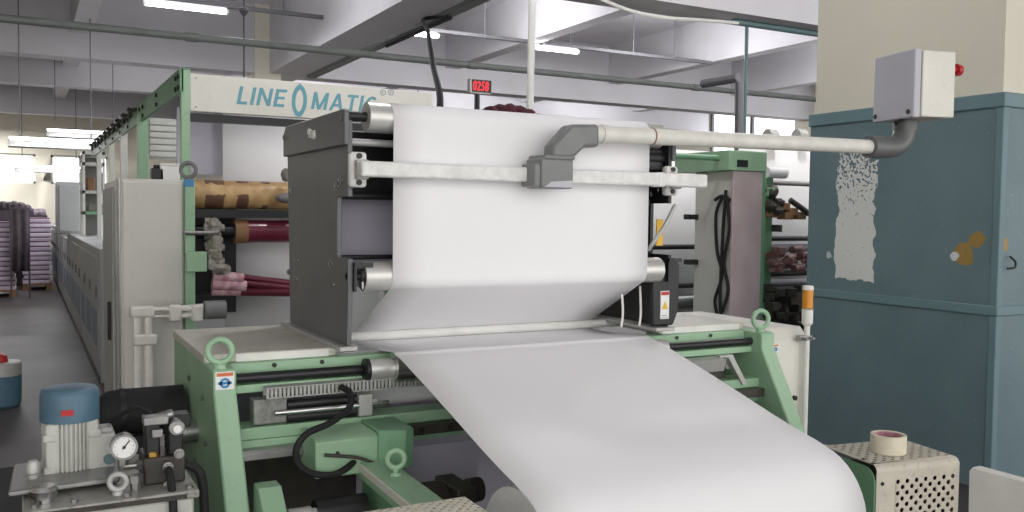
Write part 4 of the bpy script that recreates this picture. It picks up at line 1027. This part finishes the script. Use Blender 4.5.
for a in (-2.35, -.62, .8, 2.4):
    ca, sa = math.cos(a), math.sin(a)
    for zz in (mz0+.03, mz1-.035):
        fp.box((mcx+ca*mr_*1.0-.015, mcy+sa*mr_*1.0-.012, zz-.010), (mcx+ca*mr_*1.0+.015, mcy+sa*mr_*1.0+.012, zz+.010))
    fp.box((mcx+ca*mr_*.9-.014, mcy+sa*mr_*.9-.014, mz0+.012), (mcx+ca*mr_*.9+.014, mcy+sa*mr_*.9+.014, mz1))
build('motor_lug', fp, K['motorgrey'], mo, .004)
cw = build('fan_cowl', MB().lathe((mcx, mcy, mz1), [(mr_*1.02, 0), (mr_*1.02, (mz2-mz1)*.80), (mr_*.98, (mz2-mz1)*.92), (mr_*.90, (mz2-mz1)*.99), (mr_*.86, (mz2-mz1)), (mr_*.3, (mz2-mz1)+.002)], n=40), K['motorblue'], mo)
build('cowl_label', MB().box((mcx-.022, mcy-mr_*1.0-.004, mz1+.022), (mcx+.006, mcy-mr_*.97, mz1+.036)), K['red'], mo, label='small red and white maker plate')
build('motor_flange', MB().cyl((mcx, mcy, tz), (mcx, mcy, tz+.022), mr_*1.35, n=36).cyl((mcx+.02, mcy, tz+.02), (mcx+.02, mcy, mz0+.014), mr_*1.05, n=36), K['steel'], hu, .003)
tb = at(106, 450, Y=2.55)
build('terminal_box', MB().box((mcx+mr_*.8, mcy-.05, at(106, 468, Y=2.55).z), (mcx+mr_*.8+.05, mcy+.05, at(106, 432, Y=2.55).z)).box((mcx+mr_*.8+.01, mcy-.03, at(106, 434, Y=2.55).z), (mcx+mr_*.8+.046, mcy+.03, at(106, 428, Y=2.55).z)), K['motorgrey'], mo, .006)
q = at(109, 459, Y=mcy-.052); build('terminal_gland', MB().cyl((q.x, mcy-.058, q.z), (q.x, mcy-.048, q.z), .013), K['tealpipe'], mo)
g = at(124, 447, Y=2.42)
ga = build('gauge', MB().cyl((g.x, 2.42, g.z), (g.x, 2.45, g.z), .031, n=36).ring((g.x, 2.412, g.z), (g.x, 2.42, g.z), .032, .027, 36), K['steel'], hu)
build('gauge_dial', MB().cyl((g.x, 2.416, g.z), (g.x, 2.42, g.z), .0275, n=36), K['white'], ga)
nd = MB().box((g.x-.0015, 2.4145, g.z-.006), (g.x+.0015, 2.4165, g.z+.021)); nd.rot((g.x, 2.415, g.z), 'Y', math.radians(38)); nd.cyl((g.x, 2.4140, g.z), (g.x, 2.4165, g.z), .004, n=12)
for k in range(11):
    a = math.radians(225-27*k); nd.box((g.x+.022*math.cos(a)-.0008, 2.4152, g.z+.022*math.sin(a)-.0008), (g.x+.022*math.cos(a)+.0008, 2.4165, g.z+.022*math.sin(a)+.0008))
build('gauge_needle', nd, K['black'], ga)
build('gauge_stem', MB().cyl((g.x, 2.44, tz+.045), (g.x, 2.44, g.z-.02), .009).cyl((g.x, 2.44, tz+.05), (g.x, 2.44, tz+.075), .013, n=6).cyl((g.x, 2.44, tz+.045), (g.x+.09, 2.44, tz+.045), .009).cyl((g.x+.03, 2.44, tz+.045), (g.x+.05, 2.44, tz+.045), .014, n=6), K['steel'], hu)
# eye bolts of tank
e = MB(); q = at(118, 482, Y=2.36); eye_ring(e, (q.x, 2.36, q.z), (.2, 1, 0), .019, .007, (q.x, 2.36, tz)); build('eye_bolt', e, K['alu'], hu)
q = at(44, 489, Y=2.37); build('filler_cap', MB().lathe((q.x, 2.37, tz), [(.022, 0), (.022, .012), (.028, .014), (.030, .03), (.024, .04)]), K['chrome'], hu)
q = at(33, 470, Y=2.5); build('side_cap', MB().lathe((q.x, 2.5, tz), [(.012, 0), (.012, .035), (.016, .04), (.016, .06), (.010, .07)]), K['alu'], hu)
# plate under motor left
build('mount_plate', MB().prism([(at(8, 488, Y=2.42).x, 2.40), (at(120, 482, Y=2.42).x, 2.42), (at(120, 478, Y=2.6).x, 2.68), (at(14, 484, Y=2.62).x, 2.66)], 'Z', tz+.012, tz+.026), K['steel'], hu, .004)
# valve block
vx0, vx1 = at(143, 450, Y=2.42).x, at(184, 450, Y=2.42).x
vz1 = at(160, 455, Y=2.42).z
vb = build('valve_block', MB().box((vx0, 2.40, tz), (vx1, 2.52, vz1)), K['bearing'], hu, .005)
zz1 = at(160, 420, Y=2.42).z
build('solenoid', MB().box((vx0+.005, 2.41, vz1), (vx0+.04, 2.47, zz1)).cyl((vx0+.022, 2.44, zz1-.02), (vx0+.022, 2.44, zz1+.004), .016).box((vx0+.058, 2.40, vz1), (vx1-.004, 2.48, zz1-.005)), K['black'], vb, .005)
build('valve_cap', MB().box((vx0+.0, 2.405, zz1-.01), (vx0+.06, 2.45, zz1+.012)).box((vx0+.018, 2.395, zz1-.04), (vx0+.045, 2.41, zz1-.018)).cyl((vx0+.078, 2.395, zz1-.02), (vx0+.078, 2.44, zz1-.02), .020).cyl((vx0+.03, 2.44, zz1), (vx0+.075, 2.44, zz1+.01), .012), K['steel'], vb, .003)
build('valve_knob', MB().cyl((vx0+.078, 2.385, zz1-.02), (vx0+.078, 2.396, zz1-.02), .010), K['white'], vb)
build('brass_fitting', MB().lathe((vx0+.025, 2.42, vz1-.005), [(.016, 0), (.016, .016), (.010, .02), (.010, .032)], n=6), K['brass'], vb)
b = MB()
for (px, py) in ((167, 465), (167, 484), (178, 452)): 
    q = at(px, py, Y=2.4); b.cyl((q.x, 2.38, q.z), (q.x, 2.402, q.z), .013, n=10).cyl((q.x, 2.37, q.z), (q.x, 2.382, q.z), .009, n=6)
build('port_fitting', b, K['steel'], vb)
h = MB(); q = at(169, 470, Y=2.36); h.tube([(q.x, 2.375, q.z), (q.x+.003, 2.345, q.z-.03), (q.x+.002, 2.30, q.z-.12), (q.x-.004, 2.29, q.z-.4)], .010); build('pressure_hose', h, K['rubber'], hu)
h = MB(); q = at(183, 440, Y=2.44); h.tube([(vx1-.01, 2.44, vz1-.03), (vx1+.04, 2.43, vz1-.06), (vx1+.05, 2.42, vz1-.16), (vx1+.045, 2.42, tz-.2)], .012); build('return_hose', h, K['rubber'], hu)
mf = MB(); q = at(150, 470, Y=2.39)
mf.cyl((g.x+.09, 2.44, tz+.045), (vx0+.01, 2.44, tz+.045), .012, n=10); build('manifold_pipe', mf, K['steel'], hu)
mf = MB(); q = at(136, 487, Y=2.36); mf.lathe((q.x, 2.37, tz), [(.012, 0), (.012, .02), (.018, .022), (.018, .04), (.008, .045)], n=6); build('drain_plug', mf, K['steel'], hu)
mf = MB(); q = at(178, 425, Y=2.45); mf.box((vx1-.03, 2.44, zz1-.03), (vx1+.02, 2.50, zz1+.004)); build('cable_plug', mf, K['black'], vb, .004)
mf = MB(); mf.tube([(vx0+.025, 2.45, zz1+.01), (vx0-.01, 2.5, zz1+.02), (vx0-.06, 2.56, zz1-.02), (mcx+mr_*.8+.045, 2.60, mz1-.02)], .006); build('motor_cable', mf, K['rubber'], hu)
build('lid_band', MB().box((tx0+.03, 2.306, tz-.017), (tx1-.03, 2.311, tz-.006)), K['bearing'], hu)
bb_ = MB()
for px in (35, 75, 128, 190): q = at(px, 505, Y=2.33); bb_.cyl((q.x, 2.335, tz), (q.x, 2.335, tz+.008), .009, n=6)
build('lid_bolt', bb_, K['steel'], hu)
bl_ = thing('drive_motor', (.25, 3.2, 0), 'black horizontal motor drum on a stand behind the hydraulic unit', 'motor')
a = at(102, 412, Y=3.1); b = at(176, 412, Y=3.1); rr = (at(130, 391, Y=3.1).z-at(130, 440, Y=3.1).z)/2
zc = at(130, 416, Y=3.1).z
build('drum', MB().lathe((a.x, 3.15, zc), [(rr*.8, 0), (rr*.95, .02), (rr, .06), (rr, .2), (rr, .465-a.x)], axis=(1, 0, 0)) , K['rubber'], bl_)
ft = MB()
for x in (a.x+.08, a.x+.28): ft.box((x, 3.05, 0), (x+.05, 3.25, zc-rr*.7))
build('stand', ft, K['black'], bl_)
build('seam_ring', MB().ring((a.x+.055, 3.15, zc), (a.x+.07, 3.15, zc), rr*1.03, rr*.9), K['black'], bl_)

# ================================================================== RIGHT FRONT: guard box, tape, white board
GZ = .75; GA = math.radians(-9); rd = .022; cell = .018
gu = thing('perforated_guard', (2.44, 1.97, 0), 'cream perforated guard box with a green end plate at lower right', 'machine guard')
ux = Vector((math.cos(GA), math.sin(GA), 0)); uy = Vector((-math.sin(GA), math.cos(GA), 0))
gL = cell*18; gW = rd+cell*13.5
o0 = Vector((2.284, 1.88, 0)) - uy*rd
perforated('front_grille', o0+ux*cell*4+Vector((0, 0, GZ-rd-cell*18.4)), ux, (0, 0, 1), 13, 17, cell, cell*.42, K['perf'], gu, .002)
fb = MB()
def slab(mb, o, u, lu, v, lv, w, lw):
    o, u, v, w = Vector(o), Vector(u)*lu, Vector(v)*lv, Vector(w)*lw
    P = [o, o+u, o+u+v, o+v]; mb._new(P+[p+w for p in P], [(3,2,1,0),(4,5,6,7),(0,1,5,4),(1,2,6,5),(2,3,7,6),(3,0,4,7)])
Zv = Vector((0, 0, 1))
slab(fb, o0+Zv*.15, ux, cell*4, (0, 0, 1), GZ-rd-.15, uy, .002)
slab(fb, o0+ux*cell*17+Zv*.15, ux, cell, (0, 0, 1), GZ-rd-.15, uy, .002)
slab(fb, o0+ux*cell*4+Zv*.15, ux, cell*13, (0, 0, 1), GZ-rd-cell*18.4-.15, uy, .002)
slab(fb, o0+ux*cell*4+Zv*(GZ-rd-cell*1.4), ux, cell*13, (0, 0, 1), cell*1.4, uy, .002)
slab(fb, o0+ux*gL+Zv*.15, uy, gW, (0, 0, 1), GZ-rd-.15, ux, -.002)
vs = []
for i in range(7):
    a = PI/2*i/6; d_, z = rd-rd*math.cos(a), GZ-rd+rd*math.sin(a)
    vs += [o0+uy*d_+Zv*z, o0+ux*gL+uy*d_+Zv*z]
fb._new(vs, [(2*i, 2*i+1, 2*i+3, 2*i+2) for i in range(6)])
slab(fb, o0+uy*rd+Zv*(GZ-.002), ux, gL, uy, cell*.8, (0, 0, 1), .002)
slab(fb, o0+uy*rd+Zv*(GZ-.002), ux, cell*1.0, uy, gW-rd, (0, 0, 1), .002)
build('shell', fb, K['perf'], gu)
perforated('top_grille', o0+ux*cell+uy*(rd+cell*.8)+Zv*(GZ-.001), ux, uy, 17, 12, cell, cell*.42, K['perf'], gu, .002)
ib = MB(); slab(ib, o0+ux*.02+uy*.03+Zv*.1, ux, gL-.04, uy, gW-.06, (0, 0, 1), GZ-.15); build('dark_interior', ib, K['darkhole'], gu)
gp = MB(); ge = o0-ux*.005
pl = [(.004, .15)]+[(.004+.045-.045*math.cos(PI/2*i/6), GZ-.058+.045*math.sin(PI/2*i/6)) for i in range(7)]+[(gW, GZ-.013), (gW, .15)]
vs = [ge+uy*u+Zv*v for u, v in pl]; vs += [v+ux*.005 for v in vs]; n = len(pl)
gp._new(vs, [tuple(range(n))[::-1], tuple(range(n, 2*n))]+[(i, (i+1) % n, n+(i+1) % n, n+i) for i in range(n)])
build('end_plate', gp, K['greend'], gu)
sm_ = MB(); q = o0+ux*cell*1.2+Zv*(GZ-rd-.035); sm_.cyl(q-uy*.003, q+uy*.003, .006, n=10); q2 = o0+uy*(rd+.05)+ux*.010+Zv*GZ; sm_.cyl(q2-Zv*.001, q2+Zv*.003, .005, n=10)
build('guard_screw', sm_, K['black'], gu)
ft = MB()
for u in (.02, gL-.05):
    for v in (.02, gW-.05): slab(ft, o0+ux*u+uy*v, ux, .03, uy, .03, (0, 0, 1), .15)
build('foot', ft, K['greend'], gu)
tc = at(888, 452, Z=GZ); trr = .055; th_ = .058
tpo = thing('tape_roll', (tc.x, tc.y, GZ+.001), 'roll of cream masking tape lying on the perforated guard box', 'tape roll')
build('tape', MB().ring((tc.x, tc.y, GZ+.001), (tc.x, tc.y, GZ+.001+th_), trr, trr*.80, 44), K['tapepaper'], tpo, .001)
build('core', MB().ring((tc.x, tc.y, GZ+.001), (tc.x, tc.y, GZ+th_-.001), trr*.80, trr*.74, 44), K['inkpink'], tpo)
wbX = 2.32; p = at(969, 466, X=wbX)
wb = MB().prism([(p.y-.012, 0), (p.y, p.z-.014), (p.y-.010, p.z), (.75, p.z), (.75, 0)], 'X', wbX, wbX+.035)
build('white_board', wb, K['whitepaint'], None, .004, label='white upright board at the lower right corner of the photo', cat='board')

# ================================================================== SECOND MACHINE (right, behind)
ry = 5.2
r2_ = thing('second_unit', (4.6, 5.7, 0), 'second printing unit behind the beacon, with pink-stained panel and dark grey cabinet', 'machine')
px0, px1 = at(732, 250, Y=ry).x, at(761, 250, Y=ry).x
zt2 = at(745, 171, Y=ry).z
build('stained_panel', MB().box((px0, ry, 0), (px1, ry+.03, zt2)), K['pinkpanel'], r2_, .006, label='grey panel stained pink')
build('green_head', MB().box((at(729, 160, Y=ry-.02).x, ry-.02, zt2), (px1+.02, ry+.62, at(745, 151, Y=ry).z)), K['green'], r2_, .006)
build('head_plate', MB().box((at(738, 165, Y=ry-.03).x, ry-.03, at(738, 167, Y=ry).z), (at(748, 165, Y=ry-.03).x, ry-.02, at(738, 160, Y=ry).z)), K['black'], r2_)
build('green_beam', MB().cyl((at(676, 158, Y=ry).x, ry+.1, at(700, 156, Y=ry).z), (px0+.1, ry+.1, at(700, 156, Y=ry).z), .022), K['greend'], r2_)
gx0_ = at(693, 250, Y=ry+.35).x
ge_ = at(694, 250, X=px0+.02).y
build('grey_housing', MB().box((px0+.02, ry+.03, 0), (px1, ge_, zt2)), K['cabinet'], r2_, .008)
cab2 = MB(); 
for pts in ([(726, 190), (723, 230), (720, 300), (722, 318)], [(722, 198), (716, 215), (717, 250), (722, 275), (715, 300), (718, 318)], [(727, 196), (729, 230), (724, 262), (728, 290), (722, 312)], [(715, 200), (722, 196), (730, 200)]):
    cab2.tube([at(u, v, X=px0-.01) for u, v in pts], .013)
build('cable_bundle', cab2, K['rubber'], r2_)
eb2 = MB()
for py in (217, 262):
    q = at(691, py, X=px0-.03); eb2.box(q-Vector((.05, .03, .02)), q+Vector((.05, .03, .02)))
build('edge_bracket', eb2, K['black'], r2_)
build('green_edge', MB().box((px1+.002, ry+.02, 0), (px1+.05, ry+.6, zt2)), K['greend'], r2_)
# white paper + dark rods seen left of the grey cabinet
xa, xb_ = at(640, 250, Y=6.4).x, at(697, 250, Y=6.4).x
def rod(py, r, m, Y=6.3, x0=None, x1=None): 
    z = at(675, py, Y=Y).z; build('guide_rod', MB().cyl((x0 or xa-.3, Y, z), (x1 or xb_+.2, Y, z), r), m, r2_)
rod(247, .022, K['black']); rod(286, .022, K['black']); rod(302, .07, K['chrome'])
rod(318, .02, K['black'])
pm_ = MB(); vs = []
for (y, z) in ((6.42, 2.1), (6.42, 1.3), (6.42, .6)): vs += [(xa-.35, y, z), (xb_+.15, y, z)]
pm_._new(vs, [(0, 1, 3, 2), (2, 3, 5, 4)])
po = build('hanging_paper', pm_, K['paper'], None, label='white paper hanging behind dark rods just right of the roller frame', cat='paper'); s = po.modifiers.new('thick', 'SOLIDIFY'); s.thickness = .002
# right part between panel and pillar: rolls, paper and fittings
rx0, rx1 = at(766, 200, Y=5.9).x, at(835, 200, Y=5.9).x
def rollx(name, py0, py1, Y, m, x0=rx0, x1=rx1):
    a, b = at(790, py0, Y=Y).z, at(790, py1, Y=Y).z; r = abs(a-b)/2
    return build(name, MB().cyl((x0, Y, (a+b)/2), (x1, Y, (a+b)/2), r, n=28), m, r2_)
rollx('white_roller', 168, 179, 5.75, K['paperroll'], rx0-.15, at(785, 170, Y=5.75).x)
rollx('guide_rod', 181, 186, 5.9, K['steel'])
rollx('guide_rod', 236, 241, 5.9, K['black'])
rollx('wide_roller', 243, 252, 5.95, K['lav'])
rollx('guide_rod', 270, 276, 5.95, K['black'])
rollx('guide_rod', 278, 285, 5.95, K['lav'])
sp2 = MB(); vs = []
for (y, z) in ((6.15, 2.25), (6.15, 1.4), (6.2, .4)): vs += [(rx0-.1, y, z), (rx1+.6, y, z)]
sp2._new(vs, [(0, 1, 3, 2), (2, 3, 5, 4)])
so = build('paper_run', sp2, K['paper'], None, label='white paper run seen between the pink-stained panel and the blue pillar', cat='paper'); s = so.modifiers.new('thick', 'SOLIDIFY'); s.thickness = .002
fm = MB()
for (px, py, rx, rz_) in ((772, 192, .05, .06), (769, 206, .05, .05), (778, 203, .04, .04), (775, 210, .07, .05)): fm.blob(at(px, py, Y=5.7), (rx, .07, rz_), 12, 8, .2)
fm.tube([at(790, 200, Y=5.68), at(800, 207, Y=5.66), at(809, 214, Y=5.66)], .025)
build('fitting_cluster', fm, K['bearing'], r2_)
fm = MB()
for k, (px, py) in enumerate(((782, 207), (790, 212), (772, 214), (798, 216), (785, 216))): q = at(px, py, Y=5.72); fm.box(q-Vector((.05, .05, .03)), q+Vector((.05, .05, .035)))
build('copper_fitting', fm, K['leather'], r2_, .008)
rc = mat('dull_red_casting', (150, 112, 112), .5, var=.25, scale=20, rgb2=(96, 66, 66)); rnd = random.Random(11)
for name, m_, box_, n_ in (('clamp_casting', rc, (768, 810, 249, 270), 26), ('lower_casting', K['bearing'], (766, 810, 287, 330), 30), ('green_lug', K['greend'], (764, 774, 188, 202), 4)):
    fm = MB()
    for k in range(n_):
        q = at(rnd.uniform(box_[0], box_[1]), rnd.uniform(box_[2], box_[3]), Y=rnd.uniform(5.66, 5.78)); a_ = rnd.uniform(.02, .05)
        if k % 3: fm.box(q-Vector((a_, a_, a_*.7)), q+Vector((a_, a_, a_*.8)), rz=rnd.uniform(0, 1))
        else: fm.cyl(q-Vector((a_*1.3, 0, 0)), q+Vector((a_*1.3, .02, .01)), a_*.7, n=12)
    build(name, fm, m_, r2_, .004)
build('lower_housing', MB().box((rx0-.05, 5.84, 0), (rx1+.4, 6.1, at(790, 287, Y=5.84).z)), K['bearing'], r2_, .01)
build('cross_bar', MB().box((rx0, 5.7, at(790, 232, Y=5.7).z), (at(780, 230, Y=5.7).x, 5.8, at(790, 225, Y=5.7).z)), K['bearing'], r2_)
build('support_post', MB().box((rx0-.1, 5.8, 0), (rx0-.02, 5.9, zt2)), K['greend'], r2_)
# two round domes on sill behind the pipe
for k, (px, lab) in enumerate(((771, 'round grey cap showing above the cream pipe, left of the two'), (800, 'round pale cap showing above the cream pipe, right of the two'))):
    q = at(px, 131, Y=6.15)
    build('reel_cap', MB().cyl((q.x-.05, 6.15, q.z-.05), (q.x+.05, 6.15, q.z-.05), .07), K['alu'], r2_ , .01)

# ================================================================== LIGHT
W = bpy.data.worlds.new('world'); S.world = W; W.use_nodes = True
bg = W.node_tree.nodes['Background']; bg.inputs['Color'].default_value = (1, .985, .97, 1); bg.inputs['Strength'].default_value = 1.75
def area(name, loc, size, energy, rot=(0, 0, 0), col=(1, 1, 1)):
    l = bpy.data.lights.new(name, 'AREA'); l.shape = 'RECTANGLE'; l.size, l.size_y = size; l.energy = energy; l.color = col
    o = bpy.data.objects.new(name, l); COL.objects.link(o); o.location = loc; o.rotation_euler = rot; return o
def lamp(loc, energy, r=.12):  # unseen point lights added to brighten the beams and ceiling bays
    l = bpy.data.lights.new('bay_fill', 'POINT'); l.energy = energy; l.shadow_soft_size = r; l.color = (.98, .98, 1)
    o = bpy.data.objects.new('bay_fill', l); COL.objects.link(o); o.location = loc
for (x, y, e) in ((2.0, 4.2, 60), (6.0, 5.5, 90), (9.4, 5.5, 90), (2.3, 11.0, 55), (6.0, 12.0, 110), (9.4, 12.0, 120), (13.0, 12.0, 120), (2.6, 18.5, 22), (6, 18.5, 80), (9.5, 18.5, 80), (13, 18.5, 80), (6, 23.5, 80), (11, 23.5, 80)):
    lamp((x, y, 4.15), e*.82)
area('far_wall_fill', (-1.5, 28.3, 3.8), (1.5, .2), 170)  # added fill lights that brighten the far-left wall, no tubes hang here
area('far_wall_fill', (-1.5, 23.3, 4.6), (1.5, .2), 50)
S.view_settings.view_transform = 'Standard'; S.view_settings.look = 'None'; S.view_settings.gamma = 1; S.view_settings.use_curve_mapping = False
S.view_settings.exposure = 0.47
